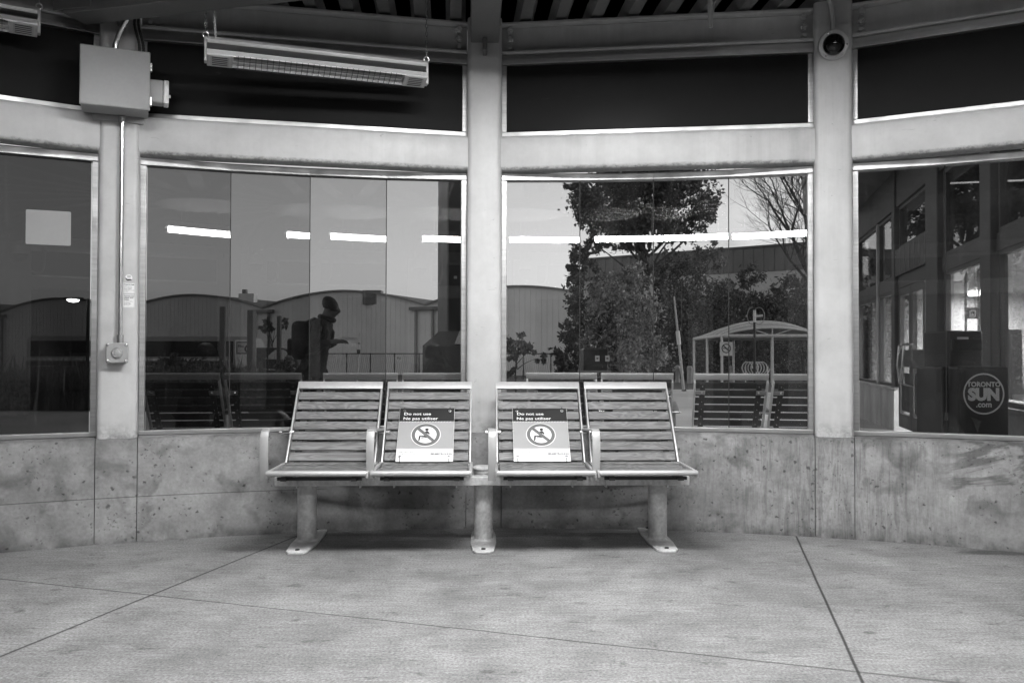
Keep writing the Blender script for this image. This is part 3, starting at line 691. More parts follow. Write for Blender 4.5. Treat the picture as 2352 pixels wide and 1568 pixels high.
# ------------------------------------------------------------------ infrared heaters on chains
def heater(pL, pR, label):
    d = (pR - pL); L = d.length; mid = (pL + pR) / 2; a = math.atan2(d.y, d.x)
    t = thing('infrared_heater', label, 'heater', mid, a, 'hanging infrared heaters')
    # local: x along, -y towards the viewer, z up
    m = MB()
    m.poly([(-.040, .020), (.040, .020), (.045, .034), (.040, .050), (-.040, .050), (-.045, .034)], -L / 2 + .012, L / 2 - .012, frame((0, 0, 0), (0, 1, 0), (0, 0, 1), (1, 0, 0)))
    m.build('mounting_rail', REFL, t, bevel=.002)
    tilt = math.radians(-20); fy = Vector((0, math.cos(tilt), math.sin(tilt))); fz = Vector((0, -math.sin(tilt), math.cos(tilt)))
    fr_ = frame((0, -.005, -.024), fy, fz, (1, 0, 0))
    rf = MB(); pr_ = [(-.044, -.026), (-.041, .0), (-.028, .011), (0, .014), (.028, .011), (.041, 0), (.044, -.026)]
    pr2 = pr_ + [(p[0] * .93, p[1] - .004) for p in pr_[::-1]]
    rf.poly(pr2[::-1], -L / 2 + .012, L / 2 - .012, fr_); rf.build('reflector', REFLB, t, smooth=False)
    for s_ in (-1, 1):
        e = MB(); x0, x1 = sorted((s_ * (L / 2 - .125), s_ * (L / 2 - .013)))
        o, a1, a2, a3 = fr_
        e.box(-.040, .040, -.034, -.006, x0, x1, fr_); te = e.build('terminal_box', REFL, t, bevel=.001)
        lb = MB(); lb.box(-.034, .034, -.0348, -.0342, x0 + .015, x1 - .015, fr_); lb.build('rating_label', SGREY, te)
        tx = MB()
        for k in range(5): tx.box(-.03 + .013 * k, -.024 + .013 * k, -.0354, -.035, x0 + .022, x1 - .022, fr_)
        tx.build('label_print', INK, te)
        c = MB(); c.box(s_ * (L / 2 - .006) - .006, s_ * (L / 2 - .006) + .006, -.022, .022, -.06, .054); c.build('end_bracket', REFL, t, bevel=.002)
    tb = MB(); tb.tube([fr_[0] + fr_[2] * -.012 + Vector((-L / 2 + .13, 0, 0)), fr_[0] + fr_[2] * -.012 + Vector((L / 2 - .13, 0, 0))], .009, 10); tb.build('heating_tube', SGREY, t, smooth=True)
    gr = MB(); x = -L / 2 + .15
    while x < L / 2 - .145:
        gr.tube([fr_[0] + fr_[1] * q + fr_[2] * z_ + Vector((x, 0, 0)) for q, z_ in ((-.044, -.026), (-.044, -.034), (.044, -.034), (.044, -.026))], .0013, 5); x += .0265
    for q in (-.044, -.015, .015, .044): gr.tube([fr_[0] + fr_[1] * q + fr_[2] * -.034 + Vector((-L / 2 + .14, 0, 0)), fr_[0] + fr_[1] * q + fr_[2] * -.034 + Vector((L / 2 - .14, 0, 0))], .0013, 5)
    gr.build('wire_guard', DARKM, t)
    for s_ in (-1, 1):
        ch = MB(); x = s_ * (L / 2 - .006); z = .056
        rg = [(x + .013 * math.cos(i * .5236), .0, z + .013 + .013 * math.sin(i * .5236)) for i in range(12)]; ch.tube(rg, .003, 6, closed=True)
        z += .026; k = 0; ztop = 2.79 - mid.z
        while z < ztop:
            pts = []
            for i in range(10):
                u = .0055 * math.cos(i * .6283); v = .013 * math.sin(i * .6283)
                pts.append((x + u, 0, z + .012 + v) if k % 2 else (x, u, z + .012 + v))
            ch.tube(pts, .0016, 5, closed=True); z += .0205; k += 1
        ch.build('chain', CHROME, t, smooth=True)
    cd = MB(); pts = []
    for i in range(60):
        u = i / 59; pts.append((-L / 2 + .05 - .045 * u ** 1.4, .0, .05 + (2.79 - mid.z - .05) * u))
    cd.tube(pts, [.0062 if i % 2 else .0048 for i in range(60)], 8); cd.build('flexible_conduit', GALV, t)
    return t
heater(P(469, 113, 4.02), P(982, 169, 4.36), 'silver infrared heater on chains in front of the black panel, with wire guard')
hb_ = P(93, 50, 4.0); heater(hb_ + Vector((-.95, -.55, .0)), hb_, 'silver infrared heater cut off by the top left corner')

# ------------------------------------------------------------------ control box, button and conduit on the left column
fr = colframe(-1); o, ex, ey, ez = fr
def L2(x, y, z): return o + ex * x + ey * y + ez * z     # x right, y outward
yf = -CW
cbx = thing('junction_box', 'large grey steel heater control box high on the left column', 'control box', L2(0, yf, 2.1), math.atan2(ex.y, ex.x))
zc = P(270, 172, 4.2).z; zb0, zb1 = P(270, 238, 4.05).z, P(270, 104, 4.05).z
def lb_(m, x0, x1, y0, y1, z0, z1): m.box(x0, x1, y0, y1, z0 - 2.1, z1 - 2.1); return m
lb_(MB(), -.165, .13, -.165, -.012, zb0, zb1).build('box_body', BOXG, cbx, bevel=.006)
lb_(MB(), -.168, .137, -.185, -.167, zb0 - .004, zb1 + .004).build('box_door', BOXG, cbx, bevel=.006)
lb_(MB(), -.12, .11, -.011, .0, zb0 - .03, zb1 + .02).build('back_plate', BOXG, cbx, bevel=.002)
for z in (zb0 + .05, zb1 - .06): lb_(MB(), .131, .146, -.16, -.13, z - .02, z + .02).build('hinge_clip', CHROME, cbx, bevel=.002)
sb = lb_(MB(), .131, .197, -.13, -.05, zb0 + .055, zb0 + .165).build('switch_box', BOXG, cbx, bevel=.006)
lb_(MB(), .1975, .222, -.132, -.048, zb0 + .053, zb0 + .167).build('switch_cover', WHITE, sb, bevel=.006)
MB().lathe([(.008, .222), (.008, .229), (.005, .231)], frame((0, -.09, zb0 + .10 - 2.1), (0, 1, 0), (0, 0, 1), (1, 0, 0)), 12).build('switch_knob', WHITE, sb)
cd = thing('conduit', 'bright metal conduit running down the left column to the push button', 'conduit', L2(.01, yf, 1.0))
MB().tube([L2(.012, yf - .02, zb0 - .03), L2(.012, yf - .02, zb0 - .06), L2(.012, yf - .02, .985)], .0115, 12).build('pipe', CHROME, cd, smooth=True, world=True)
MB().tube([L2(.012, yf - .02, 1.015), L2(.012, yf - .02, .975)], .017, 12).build('connector', CHROME, cd, smooth=True, world=True)
MB().tube([L2(.012, yf - .02, zb0 - .005), L2(.012, yf - .02, zb0 - .045)], .017, 12).build('connector', CHROME, cd, smooth=True, world=True)
MB().tube([L2(-.02, yf - .05, zb1 - .01), L2(-.02, yf - .05, zb1 + .06), L2(.0, yf - .07, zb1 + .12), L2(.04, yf - .12, zb1 + .19), L2(.05, yf - .13, 2.62)], .014, 12).build('upper_pipe', CHROME, cd, smooth=True, world=True)
for q in (0, .018): 
    pts = [L2(.075 + q, yf - .03, zb1 - .01) + Vector((0, 0, .28 * k / 40)) + ex * (.012 * math.sin(k * .16)) for k in range(41)]
    MB().tube(pts, [.0075 if k % 2 else .006 for k in range(41)], 8).build('flexible_cable', DARKM, cd, world=True)
zbt = P(266, 810, 4.15).z
bt = thing('push_button', 'square grey push button box with a chrome ring on the left column', 'push button', L2(0, yf, zbt), math.atan2(ex.y, ex.x))
def lbx(m, x0, x1, y0, y1, z0, z1): return m.box(x0, x1, y0, y1, z0, z1)
b0 = lbx(MB(), -.047, .047, -.047, -.001, -.046, .046).build('button_body', BOXG, bt, bevel=.009)
lbx(MB(), -.05, .05, -.062, -.0475, -.049, .049).build('button_cover', BOXG, bt, bevel=.005)
for x in (-.04, .04):
    for z in (-.039, .039): MB().lathe([(.0065, .0622), (.0065, .066), (.004, .0672)], frame((x, 0, z), (1, 0, 0), (0, 0, 1), (0, -1, 0)), 10).build('cover_screw', CHROME, bt)
MB().lathe([(.024, .0622), (.024, .071), (.021, .074), (.016, .074), (.0155, .068)], frame((0, 0, 0), (1, 0, 0), (0, 0, 1), (0, -1, 0)), 28).build('button_ring', CHROME, bt, smooth=True)
MB().lathe([(.0148, .0622), (.0148, .0715), (.012, .073)], frame((0, 0, 0), (1, 0, 0), (0, 0, 1), (0, -1, 0)), 24).build('button_cap', BOXG, bt, smooth=True)
# stickers
def sticker(px, py, w_, h_, lines, label, r=.004):
    z = P(px, py, 4.13).z; s = thing('sticker', label, 'sticker', L2(.048, yf, z), math.atan2(ex.y, ex.x))
    f_ = frame((0, -.0006, 0), (1, 0, 0), (0, 0, 1), (0, -1, 0))
    m = MB(); m.poly(rsq(w_ / 2, r, 3, h_ / 2), 0, .0004, f_); m.build('sticker_sheet', SWHT, s)
    m = MB(); m.poly(rsq(w_ / 2 - .002, r * .8, 3, h_ / 2 - .002), .0005, .0006, f_); m.build('sticker_border', SGREY, s)
    m = MB(); m.poly(rsq(w_ / 2 - .0028, r * .8, 3, h_ / 2 - .0028), .0007, .0008, f_); m.build('sticker_face', SWHT, s)
    y = h_ / 2 - .0105
    for tx, sz, bd in lines:
        text_mb(tx, sz, frame((-w_ / 2 + .006, -.0018, y), (1, 0, 0), (0, 0, 1), (0, -1, 0)), .0004, bd).build('lettering', INK, s); y -= sz * 1.02
    return s
sticker(295, 656, .054, .052, [('Press for heat', .0082, .0003), ('Heat stays on', .0062, 0), ('for 10 minutes', .0062, 0), ('Note: Station', .0062, .0001), ('temperature must', .0062, 0), ('be cold', .0062, 0)], 'white sticker headed Press for heat, upper of the pair beside the conduit')
sticker(295, 686.5, .054, .064, [('Appuyez pour', .0082, .0003), ('obtenir de la', .0082, .0003), ('chaleur', .0082, .0003), ('La chaleur dure', .0062, 0), ('10 minutes', .0062, 0), ('Note: il doit', .0062, .0001), ('faire froid', .0062, 0)], 'white sticker headed Appuyez pour obtenir de la chaleur, lower of the pair')
z = P(294, 631, 4.13).z; hs = thing('hand_sticker', 'round white sticker with a black hand and steam symbol, above the two text stickers', 'sticker', L2(.048, yf, z), math.atan2(ex.y, ex.x))
MB().lathe([(.0165, .0004), (.0165, .0009)], frame((0, 0, 0), (1, 0, 0), (0, 0, 1), (0, -1, 0)), 24).build('sticker_sheet', SWHT, hs)
m = MB(); f_ = frame((0, -.0014, 0), (1, 0, 0), (0, 0, 1), (0, -1, 0))
m.poly([(-.017, -.001), (-.013, -.001), (-.006, -.007), (.008, -.006), (.013, -.009), (.012, -.013), (-.004, -.016), (-.012, -.011)], 0, .0003, f_)
for q in (-.005, 0, .005): m.poly([(q - .001, .0), (q + .001, .0), (q + .0025, .006), (q + .0005, .012), (q - .0012, .012), (q + .0005, .006)], 0, .0003, f_)
m.build('hand_symbol', INK, hs)
# blank square notice on the left-hand glass
a_ = AZ[-1] - .06 ; 
# ------------------------------------------------------------------ dome camera on the right column
o1, ex1, ey1, ez1 = colframe(1); zc = P(1917, 102, 4.40).z
dc = thing('dome_camera', 'white round security camera with black dome on the right column', 'security camera', o1 + ey1 * -CW + Vector((0, 0, zc)), math.atan2(ex1.y, ex1.x))
nf = Vector((0, -.95, -.30)).normalized(); fd = frame((0, 0, 0), (1, 0, 0), Vector((1, 0, 0)).cross(nf) * -1, nf)
fb = frame((0, .0, 0), (1, 0, 0), (0, 0, 1), (0, -1, 0))
MB().lathe([(.066, .0005), (.074, .012), (.074, .035), (.068, .045)], fb, 36).build('camera_base', M('camera_shell', .5, .4), dc, smooth=True)
fd = frame(Vector((0, -.04, -.003)), (1, 0, 0), nf.cross(Vector((1, 0, 0))), nf)
MB().lathe([(.072, -.014), (.074, .0), (.071, .012), (.058, .02), (.054, .02)], fd, 36).build('trim_ring', M('camera_trim', .62, .4), dc, smooth=True)
MB().lathe([(.054 * math.cos(k * .157), .018 + .050 * math.sin(k * .157)) for k in range(10)] + [(.001, .068)], fd, 28).build('dome_cover', M('black_gloss', .004, .04), dc, smooth=True)
for k in range(3):
    a = math.radians(90 + 120 * k + 25); MB().lathe([(.005, .0), (.005, .0185), (.003, .02)], frame(fd[0] + fd[1] * (.063 * math.cos(a)) + fd[2] * (.063 * math.sin(a)), fd[1], fd[2], fd[3]), 8).build('trim_screw', CHROME, dc)
cc = thing('camera_conduit', 'grey conduit curving down the right column into the dome camera', 'conduit', o1 + ey1 * -CW + Vector((0, 0, zc + .08)))
q0 = o1 + ey1 * (-CW - .018)
MB().tube([q0 + ez1 * (zc + .06) + ex1 * -.002, q0 + ez1 * (zc + .13), q0 + ez1 * (zc + .18) + ex1 * -.006, q0 + ez1 * (zc + .24) + ex1 * -.022 - ey1 * .02, q0 + ez1 * (zc + .27) + ex1 * -.03 - ey1 * .06], .0125, 12).build('pipe', PAINT, cc, smooth=True, world=True)
# small vertical drop pipe in front of the right upper beam
dp = thing('drop_pipe', 'short grey pipe end hanging in front of the right upper beam', 'pipe', P(1632, 66, 4.34))
pb = P(1632, 64, 4.34)
MB().tube([pb, pb + Vector((0, 0, .005)), (pb.x - .002, pb.y, 2.79)], [.010, .0125, .0125], 12).build('pipe', PAINT, dp, smooth=True, world=True)
MB().tube([pb + Vector((.014, 0, .07)), pb + Vector((.017, 0, .12)), pb + Vector((.04, 0, .16)), pb + Vector((.12, 0, .2)), (pb.x + .3, pb.y, 2.79)], .004, 8).build('cable', PAINT, dp, smooth=True, world=True)
# square blank sticker on left glass pane
pa = pol(AZ[-1] - (CW + .03) / R, R + .03); 
# ------------------------------------------------------------------ blank square notice stuck on the left-hand pane
def on_glass(x, y):
    d = ray(x, y); dd = Vector((d.x, d.y)).normalized(); c = Vector((C.x, C.y)); b = -2 * dd.dot(c); k = c.dot(c) - (R + .018) ** 2
    t = (-b + math.sqrt(b * b - 4 * k)) / 2; s = t / math.hypot(d.x, d.y); return Vector((0, 0, CAMH)) + d * s
q0, q1 = on_glass(68, 523), on_glass(154, 523); tt = Vector((q1.x - q0.x, q1.y - q0.y, 0)); hw = tt.length / 2; tt.normalize()
e_ = (CW + .003) / R; f_ = .030 / R; a0_, a1_ = AZ[-2] + e_ + f_, AZ[-1] - e_ - f_
pp, qq = pol(a0_ + (a1_ - a0_) * .75, R + .03), pol(a1_, R + .03); tg = (qq - pp).normalized(); tg.rotate(Matrix.Rotation(PANE_YAW[(-2, 3)], 3, 'Z')); pp = (pp + qq) / 2; ng = Vector((-tg.y, tg.x, 0)); ng = ng if ng.dot(pp - C) > 0 else -ng
cen = (q0 + q1) / 2; cen = cen - ng * (cen - pp).dot(ng) - ng * .006
sq = thing('window_sticker', 'blank pale square sticker on the far left window pane', 'sticker', cen, math.atan2(tg.y, tg.x))
MB().poly(rsq(.098, .006, 4, .084), 0, .0006, frame((0, 0, 0), (1, 0, 0), (0, 0, 1), (0, -1, 0))).build('sticker_sheet', M('pale_vinyl', .34, .5, 0, .04), sq)

# ------------------------------------------------------------------ foliage helpers
def leaf_mesh(name, mat, clusters, size, parent=None, shell=.45, stuff=False):
    vs, fs = [], []; k = 0
    for (c, rad, n) in clusters:
        c = np.array(c); rad = np.array(rad)
        d = rng.normal(size=(n, 3)); d /= np.linalg.norm(d, axis=1)[:, None]
        r = (shell + (1 - shell) * rng.random(n) ** .7)[:, None]
        nb = max(3, n // 38); dc = rng.normal(size=(nb, 3)); dc /= np.linalg.norm(dc, axis=1)[:, None]
        bc = c + dc * rad * (.25 + .85 * rng.random(nb) ** .6)[:, None]; br = .16 + .22 * rng.random(nb)
        wi = rng.integers(0, nb, n); p = bc[wi] + rng.normal(size=(n, 3)) * .62 * (br[wi])[:, None] * rad.mean()
        a = rng.normal(size=(n, 3)); a /= np.linalg.norm(a, axis=1)[:, None]
        b = np.cross(a, rng.normal(size=(n, 3))); b /= np.linalg.norm(b, axis=1)[:, None]
        s = size * (.6 + .8 * rng.random(n))[:, None]
        q = np.stack([p - a * s, p + b * s * .5 - a * s * .1, p + a * s, p - b * s * .5 - a * s * .1], 1).reshape(-1, 3)
        vs.append(q); fs += [(k + 4 * i, k + 4 * i + 1, k + 4 * i + 2, k + 4 * i + 3) for i in range(n)]; k += 4 * n
    me = bpy.data.meshes.new(name); me.from_pydata(np.concatenate(vs).tolist(), [], fs); me.materials.append(mat)
    return link(name, me, parent)
def pxc(px, py, rx, ry, Y, n, dr=1.0, dy=0.0):
    p = P(px, py, Y); s = Y / FPX; return ((p.x, p.y + dy, p.z), (rx * s, (rx + ry) / 2 * s * dr, ry * s), n)
def limb(m, a, b, r0, r1, bend=.12, n=6):
    a, b = Vector(a), Vector(b); L = (b - a).length; off = Vector((random.uniform(-1, 1), random.uniform(-1, 1), random.uniform(-.2, .6))) * L * bend
    pts = [a.lerp(b, i / n) + off * math.sin(math.pi * i / n) for i in range(n + 1)]
    m.tube(pts, [r0 + (r1 - r0) * i / n for i in range(n + 1)], 7)
def tree(name, label, base, clusters, mat, size, trunk_r, group=None, extra=()):
    t = thing(name, label, 'tree', base, 0, group); b = Vector(base)
    cl = [((c[0] - b.x, c[1] - b.y, c[2] - b.z), r_, n) for c, r_, n in clusters]
    leaf_mesh('crown', mat, cl, size, t)
    m = MB(); zs = sorted(c[0][2] for c in cl); top = zs[int(len(zs) * .6)]
    limb(m, (0, 0, -.3), (random.uniform(-.2, .2), 0, top), trunk_r, trunk_r * .45, .04, 8)
    for c, r_, n in cl:
        h = min(max(.25, c[2] / max(top, .1) * .7), .95) * top
        limb(m, (0, 0, h), c, trunk_r * .4, trunk_r * .08, .1)
    m.build('trunk', BARK, t, smooth=True)
    return t
def ground_at(px, Y): p = P(px, 816, Y); return Vector((p.x, Y, zg(Y)))

# trees beyond the right-hand window bay
Y = 28
tree('broadleaf_tree', 'tall dark leafy tree filling the middle of the right window bay', ground_at(1490, Y),
     [pxc(1372, 452, 62, 46, Y, 2325), pxc(1465, 425, 80, 50, Y, 3359), pxc(1560, 438, 78, 52, Y, 3359), pxc(1612, 500, 34, 30, Y, 775), pxc(1395, 515, 62, 36, Y, 1808),
      pxc(1480, 508, 80, 44, Y, 2842), pxc(1338, 480, 36, 40, Y, 904), pxc(1560, 530, 42, 26, Y, 851), pxc(1325, 440, 28, 24, Y, 412), pxc(1630, 455, 22, 26, Y, 387),
      pxc(1430, 340, 120, 70, Y, 2842), pxc(1560, 340, 110, 70, Y, 2325), pxc(1500, 250, 110, 60, Y, 1808), pxc(1440, 565, 60, 16, Y, 334), pxc(1365, 560, 30, 18, Y, 283)], LEAF, .075, .13, 'trees beyond the paving')
Y = 31
tree('broadleaf_tree', 'narrow dark leafy tree on the left edge of the tree clump, beside the warehouse', ground_at(1335, Y),
     [pxc(1338, 590, 32, 34, Y, 570), pxc(1325, 640, 26, 38, Y, 627), pxc(1332, 700, 30, 42, Y, 798), pxc(1318, 770, 34, 38, Y, 798), pxc(1312, 830, 40, 34, Y, 912), pxc(1370, 660, 36, 40, Y, 570)], LEAF, .09, .1, 'trees beyond the paving')
Y = 26
tree('broadleaf_tree', 'paler feathery tree in the lower middle of the tree clump', ground_at(1430, Y),
     [pxc(1400, 690, 60, 46, Y, 1900), pxc(1455, 640, 44, 34, Y, 950), pxc(1450, 730, 62, 50, Y, 2280), pxc(1400, 780, 62, 46, Y, 2090), pxc(1470, 810, 60, 46, Y, 1900), pxc(1400, 840, 60, 30, Y, 1140)], LEAF3, .062, .09, 'trees beyond the paving')
Y = 54
tree('broadleaf_tree', 'bushy dark tree right of centre in the tree clump, behind the thin leaning pole', ground_at(1580, Y),
     [pxc(1540, 610, 44, 34, Y, 798), pxc(1610, 600, 48, 34, Y, 912), pxc(1650, 570, 18, 22, Y, 209), pxc(1570, 670, 60, 46, Y, 1710), pxc(1640, 690, 48, 46, Y, 1330), pxc(1560, 750, 70, 50, Y, 2090), pxc(1650, 780, 60, 50, Y, 1710), pxc(1560, 830, 70, 40, Y, 1710), pxc(1650, 840, 60, 34, Y, 1140)], LEAF2, .12, .18, 'trees beyond the paving')
Y = 57
tree('broadleaf_tree', 'small bushy tree rising behind the domed roof shelter', ground_at(1725, Y),
     [pxc(1725, 640, 34, 28, Y, 494), pxc(1690, 720, 50, 40, Y, 1330), pxc(1760, 720, 50, 44, Y, 1330), pxc(1730, 800, 80, 50, Y, 2090)], LEAF2, .14, .14, 'trees beyond the paving')
Y = 55
tree('broadleaf_tree', 'dark shrubby tree at the right edge of the right window bay', ground_at(1850, Y),
     [pxc(1838, 660, 40, 32, Y, 950), pxc(1850, 730, 50, 50, Y, 1710), pxc(1830, 800, 50, 44, Y, 1520), pxc(1890, 700, 50, 60, Y, 950)], LEAF2, .13, .14, 'trees beyond the paving')
Y = 26
tree('small_tree', 'young leafy tree in front of the warehouse, right of the middle column', ground_at(1188, Y),
     [pxc(1190, 792, 26, 20, Y, 494), pxc(1165, 805, 18, 18, Y, 247), pxc(1215, 803, 22, 14, Y, 247), pxc(1240, 822, 14, 14, Y, 133), pxc(1180, 818, 20, 10, Y, 152), pxc(1168, 850, 16, 16, Y, 171)], LEAF2, .075, .04)
Y = 30
tree('small_tree', 'sparse young tree seen between the wooden posts in front of the bus', ground_at(625, Y),
     [pxc(612, 738, 18, 9, Y, 95), pxc(632, 752, 20, 9, Y, 114), pxc(618, 760, 16, 8, Y, 76), pxc(655, 745, 10, 18, Y, 49), pxc(600, 752, 10, 8, Y, 45)], LEAF2, .085, .035)
# hedge of leafy ground cover behind the trees
leafm = leaf_mesh('hedge', LEAF, [((x, 64 + 2 * math.sin(x), 1.6), (2.2, 2, 4.4 + .5 * math.sin(x * 1.7)), 900) for x in np.arange(6.5, 30, 1.6)], .28)
tag(leafm, None, None, None, 'stuff'); leafm['label'] = 'dark mass of undergrowth behind the trees'
# bare tree
Y = 30; bt_ = thing('bare_tree', 'leafless tree with fine upright branches at the right edge of the right bay', 'tree', ground_at(1872, Y))
bm_ = MB(); bo = ground_at(1872, Y)
def grow(a, d, L, r, lvl):
    n = 5; pts = [a]; dd = d.copy()
    for i in range(n):
        dd = (dd + Vector((random.uniform(-.12, .12), random.uniform(-.12, .12), random.uniform(.0, .10)))).normalized(); pts.append(pts[-1] + dd * (L / n))
    bm_.tube(pts, [r * (1 - .5 * i / n) for i in range(n + 1)], 6 if lvl < 2 else 4)
    if lvl >= 5 or L < .12: return
    for k in range(2 if lvl else 3):
        s = dd.orthogonal().normalized(); s.rotate(Matrix.Rotation(random.uniform(0, 6.28), 3, dd)); grow(pts[-1], (dd + s * random.uniform(.3, .65)).normalized(), L * random.uniform(.62, .85), r * .52, lvl + 1)
    for k in range(3):
        s = dd.orthogonal().normalized(); s.rotate(Matrix.Rotation(random.uniform(0, 6.28), 3, dd)); grow(pts[random.randint(2, 4)], (dd * .6 + s * .8).normalized(), L * .62, r * .34, lvl + 2)
def rel(px, py): p = P(px, py, Y); return p - bo
bm_.tube([(0, 0, -.3), rel(1872, 700) * 1.0, rel(1866, 620)], [.2, .17, .14], 8)
random.seed(21)
for (ax, ay, bx, by, r_) in ((1866, 640, 1812, 540, .10), (1866, 625, 1838, 500, .09), (1868, 640, 1905, 470, .10), (1868, 660, 1800, 585, .06), (1867, 650, 1860, 520, .07)):
    a_, b_ = rel(ax, ay), rel(bx, by); dirv = (b_ - a_); grow(a_, dirv.normalized(), dirv.length, r_, 0)
bm_.build('trunk', BARK, bt_)
# low shrubs in front of the bus and tall grass on the left
Y = 19
for px, py, s, lb in ((395, 848, 34, 'rounded shrub at the left end of the low planting before the bus'), (475, 858, 40, 'low dark shrub left of the first wooden post'), (545, 862, 34, 'low dark shrub between the first two wooden posts'),
                  (660, 850, 30, 'pale low shrub right of the last wooden post'), (350, 868, 30, 'low dark shrub beside the left column')):
    b0_ = ground_at(px, Y); sh = thing('shrub', lb, 'shrub', b0_, 0, 'low shrubs in front of the bus')
    c = pxc(px, py, s, 26, Y, 520); leaf_mesh('foliage', LEAF2, [((0, 0, c[0][2] - b0_.z), c[1], 420), ((.25, .1, c[0][2] - b0_.z - .2), (c[1][0] * 1.1, c[1][1], c[1][2]), 320), ((-.1, 0, c[0][2] - b0_.z + .18), (c[1][0] * .6, c[1][1] * .6, c[1][2] * .8), 120)], .055, sh, .3)
    m = MB(); 
    for k in range(4): limb(m, (0, 0, -.05), (random.uniform(-.3, .3), random.uniform(-.2, .2), .45), .012, .005)
    m.build('stem', BARK, sh)
gm = MB(); random.seed(5)
for k in range(5200):
    x = random.uniform(-11.5, -5.2) ; y = random.uniform(17, 21); z0 = zg(y); h = random.uniform(.5, 1.15) * (1.1 if random.random() < .15 else .85); a = random.uniform(0, 6.28); ln = random.uniform(.05, .45); wv = .012
    dx, dy = math.cos(a), math.sin(a); px_, py_ = -dy * wv, dx * wv
    p0 = Vector((x, y, z0)); p1 = p0 + Vector((dx * ln * .3, dy * ln * .3, h * .6)); p2 = p0 + Vector((dx * ln, dy * ln, h))
    s = Vector((px_, py_, 0)); gm.add([p0 - s, p0 + s, p1 + s, p1 - s, p2], [(0, 1, 2, 3), (3, 2, 4)])
gr_ = gm.build('tall_grass', LEAF2); gr_['kind'] = 'stuff'; gr_['label'] = 'tall rough grass beyond the path outside the far left window'

# ------------------------------------------------------------------ warehouse with vaulted roofs
wh = thing('warehouse', 'long grey corrugated warehouse with a row of vaulted roofs', 'warehouse', (0.4, 90.4, zg(90)))
A0 = Vector((0.4, 90.4, 0)); dirw = Vector((-19.6, 7.15, 0)); VW = dirw.length; dirw.normalize(); nrm = Vector((-dirw.y, dirw.x, 0)); nrm = nrm if nrm.y < 0 else -nrm
def wz(u):                        # roof edge height at distance u along the front
    f = ((u / VW + .5) % 1.0) - .5; return 8.05 - 1.75 * (abs(f) * 2) ** 1.85
m = MB(); u0, u1 = -1.5 * VW, 4.5 * VW; st_ = .30; u = u0; k = 0
while u < u1:
    off = .03 if k % 2 else 0.0; a_ = A0 + dirw * u + nrm * off; b_ = A0 + dirw * (u + st_) + nrm * off
    za, zb = wz(u), wz(u + st_)
    m.quad(Vector((a_.x, a_.y, -2)), Vector((b_.x, b_.y, -2)), Vector((b_.x, b_.y, zb)), Vector((a_.x, a_.y, za)))
    b2 = A0 + dirw * (u + st_) + nrm * (0.0 if k % 2 else .03)
    m.quad(Vector((b_.x, b_.y, -2)), Vector((b2.x, b2.y, -2)), Vector((b2.x, b2.y, zb)), Vector((b_.x, b_.y, zb)))
    u += st_; k += 1
m.build('corrugated_wall', CLAD, wh, world=True)
m = MB(); tr_ = MB(); n = 240; back = -nrm * 45
for i in range(n):
    ua, ub = u0 + (u1 - u0) * i / n, u0 + (u1 - u0) * (i + 1) / n
    a_, b_ = A0 + dirw * ua + nrm * .35, A0 + dirw * ub + nrm * .35; za, zb = wz(ua), wz(ub)
    A_, B_ = Vector((a_.x, a_.y, za)), Vector((b_.x, b_.y, zb))
    m.quad(A_ + Vector((0, 0, .13)), B_ + Vector((0, 0, .13)), B_ + back + Vector((0, 0, .13)), A_ + back + Vector((0, 0, .13)))
    tr_.quad(A_ + Vector((0, 0, -.05)), B_ + Vector((0, 0, -.05)), B_ + Vector((0, 0, .125)), A_ + Vector((0, 0, .125)))
    tr_.quad(A_ + Vector((0, 0, -.05)), B_ + Vector((0, 0, -.05)), B_ - nrm * .4 + Vector((0, 0, -.05)), A_ - nrm * .4 + Vector((0, 0, -.05)))
m.build('roof', CLAD_D, wh, world=True); tr_.build('roof_edge', M('roof_edge_paint', .2, .5), wh, world=True)
fw = frame(A0, dirw, -nrm)
for k in range(-1, 4):
    uc = VW * (k + .5)
    MB().box(uc - 1.7, uc + 1.7, -.55, -.1, 5.75, 6.1, fw).build('gutter_box', CLAD_D, wh, world=True)
    for s_ in (-1, 1): MB().box(uc + s_ * 1.0 - .12, uc + s_ * 1.0 + .12, -.3, -.09, -1.2, 5.74, fw).build('downpipe', M('downpipe_paint', .2, .5), wh, world=True)
pch = P(568, 690, 104); ch = MB(); ch.box(pch.x - .9, pch.x + .9, 103.5, 105, 5.5, pch.z + .8); ch.build('roof_vent', CLAD, wh, world=True)
MB().tube([(pch.x - .3, 104, pch.z + .7), (pch.x - .3, 104, P(568, 665, 104).z)], .32, 10).build('chimney', CLAD_D, wh, world=True)
pv = P(857, 672, 97); MB().box(pv.x - 1.0, pv.x + 1.0, 96, 98, 6.5, pv.z + .2).build('roof_vent', CLAD_D, wh, world=True)
# flat roofed shed behind the trees
sh = thing('metal_shed', 'tall flat roofed metal shed behind the trees, right of the warehouse', 'warehouse', P(1600, 816, 75))
pl_, pr_ = P(1335, 598, 82), P(1930, 584, 68); zt = pl_.z; dsh = Vector((pr_.x - pl_.x, pr_.y - pl_.y, 0)); Ls = dsh.length; fsh = frame((pl_.x, pl_.y, 0), dsh, (-dsh.y, dsh.x, 0))
m = MB(); u = 0; k = 0
while u < Ls: m.box(u, u + .44, -.05 if k % 2 else .0, .4, zt - 2.0, zt, fsh); u += .44; k += 1
m.build('corrugated_wall', M('shed_cladding', .16, .6, .1, .2, .4, world=True), sh, world=True)
MB().box(0, Ls, .05, 12, -2, zt - 2.01, fsh).build('lower_wall', M('shed_pale_wall', .5, .7, 0, .2, .4, world=True), sh, world=True)
MB().box(-.2, Ls + .2, -.15, 12, zt + .01, zt + .16, fsh).build('roof', CLAD_D, sh, world=True)

